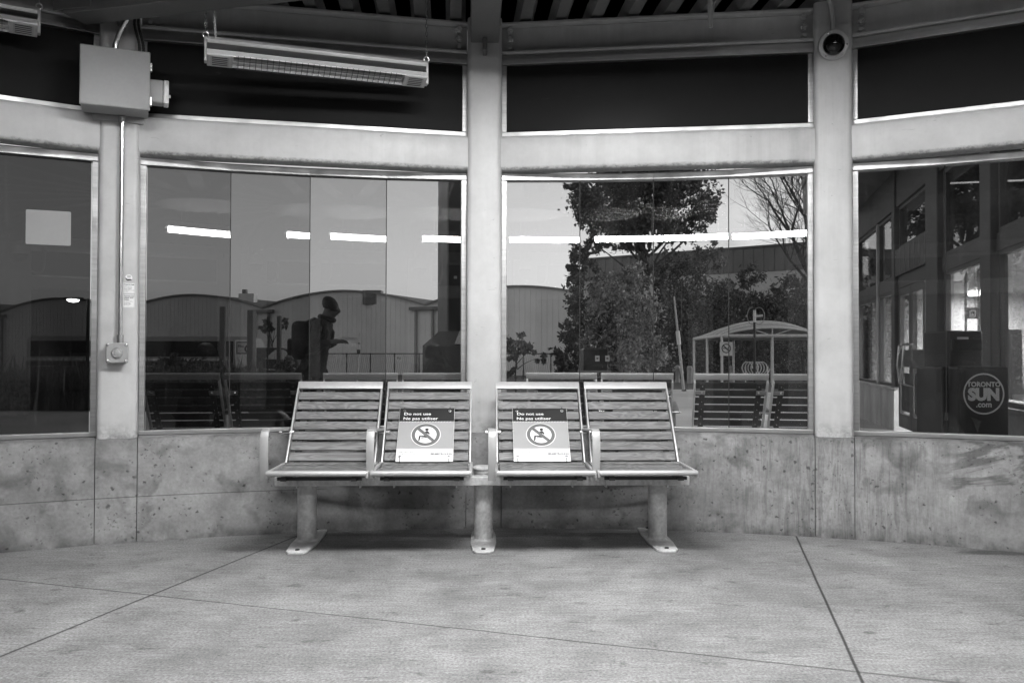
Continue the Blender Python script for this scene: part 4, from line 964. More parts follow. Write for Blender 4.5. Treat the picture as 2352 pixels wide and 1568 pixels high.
# ------------------------------------------------------------------ fence with rail in front of the warehouse
fe = thing('chain_fence', 'thin metal rail fence running along the foot of the warehouse', 'fence', P(1000, 816, 62))
m = MB(); pa_, pb_ = P(640, 812, 66), P(1330, 812, 58)
m.tube([pa_, pb_], .035, 6); m.build('top_rail', DARKM, fe, world=True)
for k in range(13):
    q = pa_.lerp(pb_, k / 12); MB().tube([(q.x, q.y, zg(q.y) - .1), (q.x, q.y, q.z + .05)], .04, 6).build('post', DARKM, fe, world=True)
ms = MB()
for k in range(150):
    q = pa_.lerp(pb_, k / 150); q2 = pa_.lerp(pb_, min(1, (k + 2) / 150)); ms.tube([(q.x, q.y, q.z), (q2.x, q2.y, zg(q.y))], .006, 4); ms.tube([(q2.x, q2.y, q.z), (q.x, q.y, zg(q.y))], .006, 4)
ms.build('mesh', DARKM, fe, world=True)
def no_smoking(px, py, Y, s, label):
    c = P(px, py, Y); t = thing('no_smoking_sign', label, 'sign', c, 0, 'no smoking signs')
    MB().box(-s, s, -.006, .006, -s * 1.08, s * 1.08).build('sign_plate', SWHT, t)
    m = MB(); n_ = 28; o = Vector((0, -.010, s * .08))
    out = [o + Vector((s * .74 * math.cos(2 * math.pi * i / n_), 0, s * .74 * math.sin(2 * math.pi * i / n_))) for i in range(n_)]; inn = [o + (v - o) * .8 for v in out]
    m.add(out + inn, [(i, (i + 1) % n_, n_ + (i + 1) % n_, n_ + i) for i in range(n_)])
    d = s * .45; e = s * .06; m.add([o + Vector((-d - e, -.001, d - e)), o + Vector((-d + e, -.001, d + e)), o + Vector((d + e, -.001, -d + e)), o + Vector((d - e, -.001, -d - e))], [(0, 1, 2, 3)])
    m.box(-s * .5, s * .42, -.0095, -.009, s * .02, s * .14); m.build('symbol', INK, t); return t
no_smoking(916.5, 822.5, 57, .17, 'white no smoking sign on the rail fence in front of the warehouse')

# ------------------------------------------------------------------ bus and second vehicle
Y = 62; bl = P(60, 816, Y); brr = P(592, 816, Y); zb = zg(Y); Lb = brr.x - bl.x
bus = thing('coach_bus', 'long dark windowed coach bus with a white rounded end behind the wooden posts', 'bus', (brr.x, Y, zb))
def bb(x0, x1, y0, y1, z0, z1): return MB().box(x0, x1, y0, y1, z0, z1)
zr = P(0, 771, Y).z - zb
pf = [(0, .45), (-.02, 1.2), (-.12, 2.2), (-.45, zr - .15), (-.9, zr), (-Lb + .3, zr), (-Lb, zr - .3), (-Lb, .35), (-.3, .35)]
MB().poly(pf[::-1], 0, 2.55, frame((0, 0, 0), (1, 0, 0), (0, 0, 1), (0, 1, 0))).build('body', M('bus_paint', .38, .35, .1, .05), bus, bevel=.05)
bb(-Lb + .3, -1.75, -.02, .01, 1.55, zr - .34).build('side_windows', M('bus_glass', .012, .08), bus)
bb(-Lb, -2.2, -.025, .0, 1.28, 1.42).build('pale_band', SWHT, bus); bb(-Lb, -1.9, -.025, .0, .82, .88).build('pale_band', SWHT, bus)
bb(-Lb, -1.8, -.022, .0, .40, 1.2).build('dark_skirt', M('bus_dark', .04, .4), bus)
wp = [(-.03, 1.05), (-.35, .55), (-1.3, .55), (-1.62, .95), (-1.62, zr - .25), (-.5, zr - .25), (-.10, 2.1)]
MB().poly(wp, .0, .06, frame((0, .02, 0), (1, 0, 0), (0, 0, 1), (0, -1, 0))).build('white_end_panel', SWHT, bus)
lbx_ = MB().box(-1.5, -.25, -.075, -.06, 1.75, zr - .38); fb_ = lbx_.build('display_frame', INK, bus)
MB().box(-1.43, -.32, -.085, -.076, 1.82, zr - .45).build('display_panel', M('display_grey', .6, .5), bus)
text_mb('No:', .28, frame((-1.38, -.095, 2.22), (1, 0, 0), (0, 0, 1), (0, -1, 0)), .001, .008).build('lettering', INK, bus)
text_mb('G', .75, frame((-.95, -.095, 1.86), (1, 0, 0), (0, 0, 1), (0, -1, 0)), .001, .02).build('lettering', INK, bus)
bb(-1.2, -.5, -.08, -.06, .72, .80).build('bumper_strip', INK, bus)
bb(-2.05, -1.75, -.03, .0, .9, zr - .4).build('door_pillar', DARKM, bus)
for x in (-2.9, -Lb + 2.5, -Lb + 3.9):
    MB().lathe([(.5, 0), (.5, .28)], frame((x, .02, .5), (1, 0, 0), (0, 0, 1), (0, -1, 0)), 20).build('wheel', RUB, bus)
for x in (-5.4, -7.8): MB().lathe([(.09, 0), (.07, .06)], frame((x, .1, zr), (1, 0, 0), (0, 1, 0)), 8).build('marker_light', SWHT, bus)
Y = 58; vx = P(650, 816, Y).x; car = thing('parked_van', 'dark van with a bright curved windscreen parked beyond the last wooden post', 'van', (vx, Y, zg(Y)))
MB().poly([(-1.8, .4), (1.0, .4), (1.1, .9), (.9, 1.5), (.25, 2.0), (-.2, 2.12), (-1.8, 2.12)], 0, 1.8, frame((0, 0, 0), (1, 0, 0), (0, 0, 1), (0, 1, 0))).build('body', M('van_paint', .05, .3, .2), car, bevel=.08)
MB().poly([(-1.25, 1.35), (.75, 1.35), (.55, 1.65), (.05, 1.98), (-.5, 1.98)], .0, .03, frame((0, 0, 0), (1, 0, 0), (0, 0, 1), (0, -1, 0))).build('windscreen', M('bright_glass', .75, .1, .6), car)
MB().box(-1.75, .9, -.03, 0, .62, .7).build('pale_band', SWHT, car)
for x in (-1.2, .55): MB().lathe([(.34, 0), (.34, .22)], frame((x, .02, .34), (1, 0, 0), (0, 0, 1), (0, -1, 0)), 18).build('wheel', RUB, car)

# ------------------------------------------------------------------ wooden posts, pole, bollards, street lamp
for (px, w_, yt, Y, lb) in ((511, .062, 706, 20, 'tallest weathered wooden post, standing in the gap between two outside seats'), (577.5, .075, 715, 19, 'thick wooden post standing in front of the white end of the bus'), (641, .055, 727, 24, 'shortest wooden post, right of the bus')):
    b0_ = ground_at(px, Y); zt = P(px, yt, Y).z - b0_.z
    t = thing('wooden_post', lb, 'post', b0_, random.uniform(-.3, .3), 'wooden posts')
    MB().poly(rsq(w_, .02), -.2, zt).build('post_shaft', DARKWOOD, t, bevel=.004); MB().poly(rsq(w_ * .9, .02), zt + .0, zt + .02).build('post_top', DARKWOOD, t)
def pole(p0, p1, r, label, band=None):
    t = thing('thin_pole', label, 'pole', p0); p0, p1 = Vector(p0), Vector(p1); v = p1 - p0
    MB().tube([(0, 0, -.1), v * .5, v], [r, r * .85, r * .5], 8).build('pole_shaft', M('pole_paint', .5, .5), t, smooth=True)
    for a, b, c, mt in band or (): MB().tube([v * a, v * b], c, 8).build('pole_band', mt, t)
    MB().lathe([(.09, 0), (.09, .05), (.05, .08)], W, 10).build('pole_base', DARKM, t)
Y = 31.6; pole(ground_at(1571, Y), P(1548, 681, Y - .5), .055, 'thin white pole leaning left in front of the trees', ((.5, .64, .075, WHITE),))
Y = 34; pole(ground_at(820, Y), P(826, 764, Y), .035, 'thin pale marker pole with a dark band in front of the warehouse', ((.62, .70, .07, DARKM), (.8, .82, .05, DARKM)))
for px, lb in ((1584, 'bollard standing just right of the leaning pole'), (1680, 'bollard standing under the no smoking sign by the domed shelter')):
    Y = 48; b0_ = ground_at(px, Y); zt = P(px, 840, Y).z - b0_.z; t = thing('bollard', lb, 'bollard', b0_, 0, 'round topped bollards')
    MB().lathe([(.15, -.1), (.15, zt - .12), (.16, zt - .11), (.16, zt - .06), (.11, zt - .01), (.02, zt)], W, 16).build('bollard_body', M('bollard_paint', .4, .6), t, smooth=True)
    MB().lathe([(.165, zt - .22), (.165, zt - .15)], W, 16).build('bollard_band', SGREY, t)
Y = 55; b0_ = ground_at(201, Y); lt = P(201, 686, Y).z - b0_.z
sl = thing('street_lamp', 'lit street lamp on a dark pole outside the far left window', 'street lamp', b0_)
MB().tube([(0, 0, 0), (0, 0, lt)], [.11, .08], 10).build('lamp_pole', DARKM, sl); MB().tube([(0, 0, lt - .1), (-.5, 0, lt - .02), (-.9, 0, lt)], .05, 8).build('lamp_arm', DARKM, sl)
MB().box(-1.5, -.35, -.2, .2, lt - .06, lt + .08).build('lamp_head', DARKM, sl, bevel=.03)
MB().lathe([(.02, lt - .22), (.3, lt - .16), (.36, lt - .065)], frame((-.95, 0, 0), (1.2, 0, 0), (0, 1, 0)), 16).build('lamp_lens', m_emit('street_lamp_glow', 30), sl)
bpy.data.materials['street_lamp_glow'].cycles.emission_sampling = 'NONE'

# ------------------------------------------------------------------ dark totem and sloped cabinet outside the left bay
Y = 8.6; b0_ = ground_at(1045, Y); tx0, tx1, tx2 = P(1008, 816, Y + .5).x - b0_.x, P(1029, 816, Y).x - b0_.x, P(1110, 816, Y).x - b0_.x
tt_ = thing('totem_pillar', 'tall dark rectangular pillar outside, just left of the middle column', 'pillar', b0_)
MB().poly([(tx1, 0), (tx2, 0), (tx2, .5), (tx0, .5)], -.2, 2.85).build('pillar_body', M('totem_paint', .018, .35), tt_, bevel=.008)
MB().poly([(tx1 - .012, .02), (tx1 - .006, .015), (tx0 - .004, .47), (tx0 - .012, .48)][::-1], -.2, 2.84).build('side_strip', M('totem_side', .07, .5), tt_)
px_ = P(1047, 637, Y); MB().box(px_.x - b0_.x - .02, px_.x - b0_.x + .012, -.004, 0, px_.z - b0_.z - .014, px_.z - b0_.z + .014).build('small_label', SGREY, tt_)
Y = 7.2; b0_ = ground_at(1020, Y); cb_ = thing('sloped_cabinet', 'dark cabinet with a sloped speckled lid outside, left of the middle column', 'cabinet', b0_)
x0, x1 = P(970, 816, Y).x - b0_.x, P(1110, 816, Y).x - b0_.x; z1 = P(970, 793, Y).z - b0_.z; z2 = P(1008, 760, Y + .5).z - b0_.z; xb0 = P(1008, 760, Y + .5).x - b0_.x
MB().add([(x0, 0, -.1), (x1, 0, -.1), (x1, .5, -.1), (xb0, .5, -.1), (x0, 0, z1), (x1, 0, z1), (x1, .5, z2), (xb0, .5, z2)], [(0, 3, 2, 1), (4, 5, 6, 7), (0, 1, 5, 4), (1, 2, 6, 5), (2, 3, 7, 6), (3, 0, 4, 7)]).build('cabinet_body', M('cabinet_paint', .05, .5), cb_, bevel=.006)
sp_ = M('speckled_lid', .45, .5, 0, .45, 45, fine=120); e = Vector((0, -.004, .006)); xi, xt = P(1044, 793, Y).x - b0_.x, P(1056, 762, Y + .48).x - b0_.x
MB().add([Vector(v) + e + d for d in (Vector((0, 0, 0)), Vector((0, -.001, .003))) for v in ((xi, .01, z1 + .005), (x1 - .01, .01, z1 + .005), (x1 - .01, .48, z2 - .005), (xt, .48, z2 - .005))], [(3, 2, 1, 0), (4, 5, 6, 7), (0, 1, 5, 4), (1, 2, 6, 5), (2, 3, 7, 6), (3, 0, 4, 7)]).build('lid_panel', sp_, cb_)

# ------------------------------------------------------------------ vending boxes behind the right outside bench
Y = 9.5
def news_box(px0, px1, pyt, Y, label, mat=M('box_paint', .03, .4)):
    b0_ = ground_at((px0 + px1) / 2, Y); hw = (px1 - px0) / 2 * Y / FPX; zt = P(px0, pyt, Y).z - b0_.z
    t = thing('newspaper_box', label, 'newspaper box', b0_, 0, 'newspaper boxes')
    MB().box(-hw, hw, 0, .42, .18, zt).build('box_body', mat, t, bevel=.015)
    for x in (-hw + .05, hw - .05):
        for y in (.05, .37): MB().box(x - .018, x + .018, y - .018, y + .018, -.01, .18).build('leg', DARKM, t)
    return t, hw, zt
t, hw, zt = news_box(1340, 1397, 800, 9.0, 'dark newspaper box with white labels behind the right outside bench')
for px in (1372, 1397 - 2):
    q = P(px, 823, 9.0) - Vector(t.location); MB().box(q.x - .022, q.x + .022, -.006, 0, q.z - .03, q.z + .03).build('white_label', SWHT, t)
    MB().box(q.x - .010, q.x + .010, -.009, -.0065, q.z - .006, q.z + .008).build('label_print', INK, t)
q = P(1362, 800, 9.0) - Vector(t.location)
wb = M('sign_weathered', .3, .6); b_ = MB(); zq0, zq1 = P(0, 864, 9.0).z - t.location.z, P(0, 847, 9.0).z - t.location.z
b_.box(-hw - .06, hw + .03, -.02, -.004, zq0, zq1).build('name_board', wb, t)
text_mb('FOUR SEAS', .055, frame((-hw + .06, -.024, zq0 + .018), (1, 0, 0), (0, 0, 1), (0, -1, 0)), .001, .0016).build('lettering', INK, t)

# ------------------------------------------------------------------ domed bus shelter with bike rack
Y0 = 44.0; sc = Y0 / FPX
def SP(px, py, dY=0.0): return P(px, py, Y0 + dY)
bs = thing('domed_shelter', 'open shelter with thin white posts and a curved translucent roof, beyond the right bay', 'shelter', SP(1772, 816))
SPM = M('shelter_post_paint', .75, .4); SRM = m_glass('shelter_roof_sheet', .55)
zlo = SP(1772, 874).z
FL, FRt = SP(1658, 771), SP(1890, 771); BLp, BRp = SP(1594, 778, 5.5), SP(1860, 778, 5.5)
def bpt(a, b, q): return a.lerp(b, q)
for nm, pts in (('eave_bar', [FL, FRt]), ('eave_bar', [BLp, BRp]), ('eave_bar', [FL, BLp]), ('eave_bar', [FRt, BRp])): MB().tube(pts, .085, 8).build(nm, SPM, bs, world=True)
for p in (FL, bpt(FL, FRt, .5), FRt, bpt(FL, BLp, .5), BLp, bpt(BLp, BRp, .34), bpt(BLp, BRp, .67), BRp, bpt(FRt, BRp, .5)):
    MB().tube([(p.x, p.y, zlo - .25), (p.x, p.y, p.z)], .065, 8).build('post', SPM, bs, world=True)
m = MB(); N = 14; rise = SP(1772, 738, 2.5).z - FL.z
def rp(a, b):
    p = bpt(bpt(FL, FRt, a), bpt(BLp, BRp, a), b); return p + Vector((0, 0, rise * (1 - (2 * a - 1) ** 2) ** .9 * (1 - .55 * (2 * b - 1) ** 2)))
for i in range(N):
    for j in range(N): m.quad(rp(i / N, j / N), rp((i + 1) / N, j / N), rp((i + 1) / N, (j + 1) / N), rp(i / N, (j + 1) / N))
m.build('roof', M('shelter_roof', .42, .35, 0, .05), bs, world=True, smooth=True)
for b_ in (0, .17, .34, .5, .67, .84, 1.0):
    MB().tube([rp(i / 20, b_) + Vector((0, 0, .03)) for i in range(21)], .045, 6).build('roof_rib', SPM, bs, world=True)
for q in (.3, .7): MB().tube([bpt(FL, FRt, .5) + Vector((0, .05, 0)), rp(q, .02) + Vector((0, -.05, 0))], .03, 6).build('fan_brace', SPM, bs, world=True)
MB().tube([bpt(FL, FRt, .5), rp(.5, .0)], .03, 6).build('fan_brace', SPM, bs, world=True)
no_smoking(1668, 801, Y0 - .3, .32, 'white no smoking sign on the front left post of the domed shelter')
bk = thing('bike_rack', 'pale spiral coil bike rack under the domed shelter', 'bike rack', SP(1735, 860, 1.5)); c0 = SP(1730, 846, 1.5) - Vector(bk.location); rr = 14 * sc
MB().tube([(c0.x + (i / 160) * 1.1 - .35 + rr * math.cos(i * .2356), i * .004, c0.z + rr * 1.1 * math.sin(i * .2356)) for i in range(161)], .028, 6).build('coil', SPM, bk, smooth=True)
MB().tube([(c0.x + .75, 0, zlo - bk.location.z - .2), (c0.x + .75, 0, c0.z + .1)], .03, 6).build('rack_leg', SPM, bk); MB().tube([(c0.x - .4, 0, zlo - bk.location.z - .2), (c0.x - .4, 0, c0.z + .1)], .03, 6).build('rack_leg', SPM, bk)
hp = thing('round_sign', 'pale round sign frame seen edge on above the domed shelter', 'sign', SP(1733, 816, -1)); zz = lambda py: SP(1733, py, -1).z - hp.location.z
MB().tube([(0, 0, zlo - hp.location.z - .3), (0, 0, zz(706))], .06, 8).build('sign_pole', DARKM, hp)
MB().tube([(.0, 0, zz(740)), (0, 0, zz(712))], .07, 8).build('pale_bar', SPM, hp); MB().tube([(0, 0, zz(727)), (.42, 0, zz(725))], .06, 8).build('pale_bar', SPM, hp)
for x in (-.1, .25): MB().tube([(x + .28 * math.cos(i * .3927) * (1 if x > 0 else .8), .1, zz(725) + .42 * math.sin(i * .3927)) for i in range(16)], .018, 5, closed=True).build('ring', SGREY, hp)
dust = thing('fire_hydrant', 'small hydrant beside the foot of the leaning pole', 'hydrant', ground_at(1556, 50)); zt = P(1556, 838, 50).z - dust.location.z
MB().lathe([(.16, -.1), (.16, .1), (.12, .14), (.12, zt - .25), (.16, zt - .2), (.14, zt - .08), (.04, zt)], W, 14).build('hydrant_body', SGREY, dust, smooth=True)
MB().tube([(-.28, 0, zt - .32), (.28, 0, zt - .32)], .075, 8).build('hydrant_outlet', SGREY, dust)

# ------------------------------------------------------------------ station building on the right
def FX(Y): return 4.82 + .24 * (Y - 10.2)
fs_ = frame((FX(5.0), 5.0, 0), (.2334, .9724, 0), (.9724, -.2334, 0))
def us(Y): return (Y - 5.0) / .9724
stn = thing('station_building', 'station building with lit windows, double doors and a deep fascia, seen through the right window', 'building', (FX(5.0), 5.0, 0))
SCOL = M('station_frame_paint', .10, .5, 0, .1, 2, world=True); SCON = M('station_concrete', .5, .85, 0, .25, 3, (1, 1, .35), .2, world=True); SIN = M('station_interior', .32, .6, 0, .35, 1.1, world=True)
def sb_(name, Ya, Yb, d0, d1, z0, z1, mat, par=None, bev=0): return MB().box(us(Ya), us(Yb), d0, d1, z0, z1, fs_).build(name, mat, par or stn, bevel=bev, world=True)
for Ya, Yb in ((5, 7.5), (9.42, 10.2), (11.95, 15.4)):
    sb_('base_wall', Ya, Yb, 0, .25, -.5, .46, SCON); sb_('base_ledge', Ya, Yb, -.04, .26, .462, .50, SCON, bev=.006)
sb_('base_wall', 7.55, 9.38, .25, .45, -.5, .5, SCON)
for Ya, Yb in ((11.75, 11.93), (9.42, 9.95), (7.55, 7.86), (15.2, 15.4)):
    sb_('column', Ya, Yb, -.03, .095, .505 if Ya > 8 else -.5, 3.44, SCOL, bev=.01)
sb_('transom_beam', 5, 15.4, .02, .2, 1.83, 1.985, SCOL); sb_('top_beam', 5, 15.4, .0, .24, 2.93, 3.445, SCOL)
sb_('sign_band', 9.97, 11.72, -.02, .015, 1.99, 2.34, M('sign_band_paint', .05, .4))
for k in range(6):
    ym = 10.0 + k * .28
    sb_('band_divider', ym, ym + .012, -.024, -.0205, 1.99, 2.34, SGREY)
def stn_text(txt, Yc, z, size):
    fr_ = frame(fs_[0] + fs_[1] * us(Yc) + fs_[2] * -.024 + Vector((0, 0, z)), -fs_[1], (0, 0, 1), -fs_[2])
    text_mb(txt, size, fr_, .002, .001).build('lettering', SGREY, stn, world=True)
fc = MB(); u = us(4.5); k = 0
while u < us(15.3): fc.box(u, u + .1, -.85 - (.02 if k % 2 else 0), -.80, 3.46, 3.92, fs_); u += .1; k += 1
fc.build('fascia', M('fascia_paint', .26, .55, .1, .1, world=True), stn, world=True)
sb_('soffit', 4.5, 15.3, -.80, .3, 3.446, 3.50, SCOL); sb_('roof', 4.4, 15.4, -.9, 7.5, 3.93, 4.05, CLAD_D)
# windows: lower and upper panes
for Ya, Yb, z0, z1 in ((11.95, 13.2, .5, 1.83), (13.28, 15.18, .5, 1.83), (7.88, 9.38, .5, 1.83), (5, 7.52, .5, 1.83),
                       (11.95, 13.2, 1.99, 2.92), (13.28, 15.18, 1.99, 2.92), (9.97, 11.72, 2.35, 2.92), (7.88, 9.38, 1.99, 2.92), (5, 7.52, 1.99, 2.92)):
    w_ = MB()
    for a, b, c, d in ((Ya, Ya + .04, z0, z1), (Yb - .04, Yb, z0, z1)): w_.box(us(a), us(b), .03, .09, c, d, fs_)
    w_.box(us(Ya + .041), us(Yb - .041), .03, .09, z0 + .001, z0 + .04, fs_); w_.box(us(Ya + .041), us(Yb - .041), .03, .09, z1 - .04, z1 - .001, fs_)
    wf_ = w_.build('window', SCOL, stn, world=True)
    MB().box(us(Ya + .04), us(Yb - .04), .055, .063, z0 + .04, z1 - .04, fs_).build('pane', CLEAR, wf_).location = -Vector(stn.location) + Vector(stn.location)
sb_('mullion', 13.2, 13.28, .0, .12, .505, 2.92, M('pale_mullion', .5, .5))
for Ym in (8.28, 8.72, 6.86, 6.4, 12.5, 14.2): sb_('mullion', Ym, Ym + .018, .066, .085, .545, 1.79, SCOL)
for Yk, d0, h in ((8.6, 1.2, 1.1), (6.9, 2.4, 1.0), (12.6, 1.4, 1.3), (13.9, 2.6, 1.2), (10.9, 2.8, 1.45)): sb_('kiosk', Yk, Yk + .5, d0, d0 + .4, -.03, h, DARKM, None, .02)
# double doors
for Ya, Yb, hs in ((10.22, 10.96, 0), (10.98, 11.74, 1)):
    d_ = MB(); d_.box(us(Ya), us(Ya + .1), .02, .07, -.02, 1.82, fs_); d_.box(us(Yb - .1), us(Yb), .02, .07, -.02, 1.82, fs_)
    for z0, z1 in ((-.02, .16), (.78, 1.0), (1.72, 1.82)): d_.box(us(Ya + .101), us(Yb - .101), .02, .07, z0, z1, fs_)
    dr_ = d_.build('door', SCOL, stn, world=True)
    MB().box(us(Ya + .1), us(Yb - .1), .04, .048, .16, 1.72, fs_).build('door_glass', CLEAR, dr_)
    MB().box(us(Ya + .14), us(Yb - .14), .030, .038, .2, .70, fs_).build('door_poster', BLACK, dr_)
    yh = Ya + .14 if hs else Yb - .14
    o = fs_[0] + fs_[1] * us(yh); e = fs_[2]
    MB().tube([o + Vector((0, 0, .55)) + e * .02, o + Vector((0, 0, .58)) - e * .09, o + Vector((0, 0, .8)) - e * .11, o + Vector((0, 0, 1.05)) - e * .09, o + Vector((0, 0, 1.08)) + e * .02], .016, 8).build('door_handle', CHROME, dr_, smooth=True)
# lit room behind
sb_('room_floor', 5, 15.4, .25, 6, -.3, -.03, SIN); sb_('room_ceiling', 5, 15.4, .25, 6, 1.99, 2.06, SIN); sb_('room_wall', 5, 15.4, 6.0, 6.2, -.3, 3.9, SIN)
sb_('room_wall', 15.4, 15.6, .25, 6, -.3, 3.9, SIN); sb_('room_wall', 4.8, 5, .25, 6, -.3, 3.9, SIN)
RL = m_emit('room_lamp', 14)
RL.cycles.emission_sampling = 'NONE'
for Yc, d in ((7.5, 1.6), (8.6, 3.4), (10.5, 1.8), (12.5, 3.0), (14.5, 1.8)):
    rl_ = sb_('room_lamp', Yc - .5, Yc + .5, d - .07, d + .07, 1.93, 1.985, RL)
    ld = bpy.data.lights.new('room_lamp_light', 'AREA'); ld.shape = 'RECTANGLE'; ld.size = .9; ld.size_y = .14; ld.energy = ROOM_E * math.pi * .13
    lo = bpy.data.objects.new('room_lamp_light', ld); COL.objects.link(lo); lo.parent = stn; q = fs_[0] + fs_[1] * us(Yc) + fs_[2] * d + Vector((0, 0, 1.92)); lo.location = q - Vector(stn.location); lo.rotation_euler = (0, 0, math.atan2(.9724, .2334))
# inner glazed partition and a dark pictogram sign
for Ya in np.arange(6.2, 15, .95): sb_('partition_post', Ya, Ya + .08, 3.9, 3.98, -.03, 1.985, M('partition_paint', .75, .5) if Ya < 6.3 else bpy.data.materials['partition_paint'])
for z in (.55, 1.30): sb_('partition_rail', 6, 15.3, 3.985, 4.03, z, z + .1, bpy.data.materials['partition_paint'])
for k, Ya in enumerate(np.arange(6.7, 14, 1.9)): sb_('notice_panel', Ya, Ya + .75, 4.035, 4.06, .7, 1.28, [DARKM, SGREY, SIN][k % 3])
for k, Ya in enumerate(np.arange(7.0, 14, 1.7)): sb_('room_bench', Ya, Ya + .9, 2.2, 2.6, .3, .42, DARKM); sb_('bench_back', Ya, Ya + .9, 2.61, 2.66, .43, .85, DARKM)
ps = P(2240, 719, 9.6)
pg = thing('pictogram_sign', 'dark hanging sign with a white lift pictogram inside the lit station room', 'sign', ps)
fq = frame((0, 0, 0), (1, -.1, 0), (.1, 1, 0))
MB().box(-.09, .14, -.01, .01, -.06, .06, fq).build('sign_plate', SBLK, pg)
m = MB(); 
for a in ((-.065, -.055, -.035, .02), (-.01, 0, -.035, .02), (-.065, 0, .02, .028), (-.065, 0, -.043, -.035)): m.box(a[0], a[1], -.014, -.011, a[2], a[3], fq)
m.add([(-.05, -.013, -.025), (-.018, -.013, -.025), (-.034, -.013, .005)], [(0, 1, 2)])
for x in (-.045, -.025): m.add([(x - .007, -.013, .034), (x + .007, -.013, .034), (x, -.013, .048)], [(0, 1, 2)])
m.tube([(.07 + .03 * math.cos(i * .5236), -.013, .03 * math.sin(i * .5236) - .008) for i in range(12)], .006, 5, closed=True)
m.build('pictogram', SWHT, pg)
MB().tube([(0, 0, .06), (0, 0, 1.985 - ps.z)], .006, 6).build('hanger', DARKM, pg)
# newspaper boxes in front of it
Y = 6.35
NB = M('news_box_paint', .045, .4, 0, .08)
t, hw, zt = news_box(2200, 2317, 842, Y, 'dark newspaper box with a pale ring logo reading Toronto Sun .com, outside the right window', NB)
fx = frame((0, -.004, 0), (1, 0, 0), (0, 0, 1), (0, -1, 0)); cc_ = P(2259, 904, Y) - Vector(t.location); rr = 46 * Y / FPX
PL = M('logo_pale', .8, .5, 0, .03)
MB().add([Vector((cc_.x + r_ * math.cos(i * .1309), -.004, cc_.z + r_ * math.sin(i * .1309))) for r_ in (rr * 1.03, rr * .95) for i in range(48)], [(i, (i + 1) % 48, 48 + (i + 1) % 48, 48 + i) for i in range(48)]).build('logo_ring', PL, t)
text_mb('TORONTO', rr * .33, frame((cc_.x, -.004, cc_.z + rr * .36), (1, 0, 0), (0, 0, 1), (0, -1, 0)), .001, .0018, 'CENTER', 1.0).build('lettering', PL, t)
text_mb('SUN', rr * .80, frame((cc_.x, -.004, cc_.z - rr * .30), (1, 0, 0), (0, 0, 1), (0, -1, 0)), .001, .0075, 'CENTER', 1.0).build('lettering', PL, t)
text_mb('.com', rr * .40, frame((cc_.x, -.004, cc_.z - rr * .66), (1, 0, 0), (0, 0, 1), (0, -1, 0)), .001, .0018, 'CENTER', 1.0).build('lettering', PL, t)
t2, hw2, zt2 = news_box(2178, 2258, 759, 7.0, 'tall dark vending box with a small white label, behind the ring logo box', NB)
q = P(2211, 780, 7.0) - Vector(t2.location); MB().box(q.x - .045, q.x + .045, -.006, 0, q.z - .022, q.z + .022).build('white_label', SWHT, t2); MB().box(q.x - .02, q.x + .02, -.008, -.0065, q.z - .004, q.z + .004).build('label_print', INK, t2)
MB().box(-hw2 + .02, hw2 - .02, -.03, -.001, zt2 - .16, zt2 - .07).build('hood', BLACK, t2, bevel=.006); MB().lathe([(.03, 0), (.024, .02)], frame((hw2 - .05, -.001, zt2 - .33), (1, 0, 0), (0, 0, 1), (0, -1, 0)), 14).build('coin_lock', CHROME, t2)
t3, hw3, zt3 = news_box(2163, 2197, 842, 6.5, 'narrow dark newspaper box standing left of the ring logo box', NB)
for k, z in enumerate((.2, .34, .62)): MB().box(-hw3 + .02, hw3 - .02, -.006, 0, zt3 - z - .06, zt3 - z).build('box_label', SGREY if k else DARKM, t3)
pz = thing('window_poster', 'white poster on the lit station window at the right edge', 'poster', fs_[0] + fs_[1] * us(6.55) + fs_[2] * .02 + Vector((0, 0, .98)))
MB().box(-.22, .22, .0, .004, -.22, .22, frame((0, 0, 0), fs_[1], fs_[2])).build('poster_sheet', SWHT, pz)
fpz = frame((0, 0, 0), -fs_[1], (0, 0, 1), -fs_[2]); MB().lathe([(.07, .001), (.07, .003)], frame(fs_[2] * 0, -fs_[1], (0, 0, 1), -fs_[2]), 20).build('poster_disc', INK, pz)

# ------------------------------------------------------------------ people
def skin(name, V, E, mat, parent, sub=2, root=0):
    me = bpy.data.meshes.new(name); me.from_pydata([v[:3] for v in V], E, [])
    ob = bpy.data.objects.new(name + '_tmp', me); COL.objects.link(ob)
    md = ob.modifiers.new('s', 'SKIN'); md.use_smooth_shade = True
    for i, v in enumerate(V):
        sv = me.skin_vertices[0].data[i]; sv.radius = (v[3], v[4] if len(v) > 4 else v[3]); sv.use_root = (i == root)
    sm = ob.modifiers.new('u', 'SUBSURF'); sm.levels = sub; sm.render_levels = sub
    dg = bpy.context.evaluated_depsgraph_get(); m2 = bpy.data.meshes.new_from_object(ob.evaluated_get(dg)); m2.name = name
    bpy.data.objects.remove(ob); m2.materials.clear(); m2.materials.append(mat)
    for p in m2.polygons: p.use_smooth = True
    return link(name, m2, parent)
SKIN = M('skin', .13, .55, 0, .05); COAT = M('dark_coat', .02, .85, 0, .15, 20); TROU = M('dark_trousers', .022, .85, 0, .15, 20); HAIR = M('dark_hair', .012, .6); SHOE = M('shoe_leather', .015, .5)
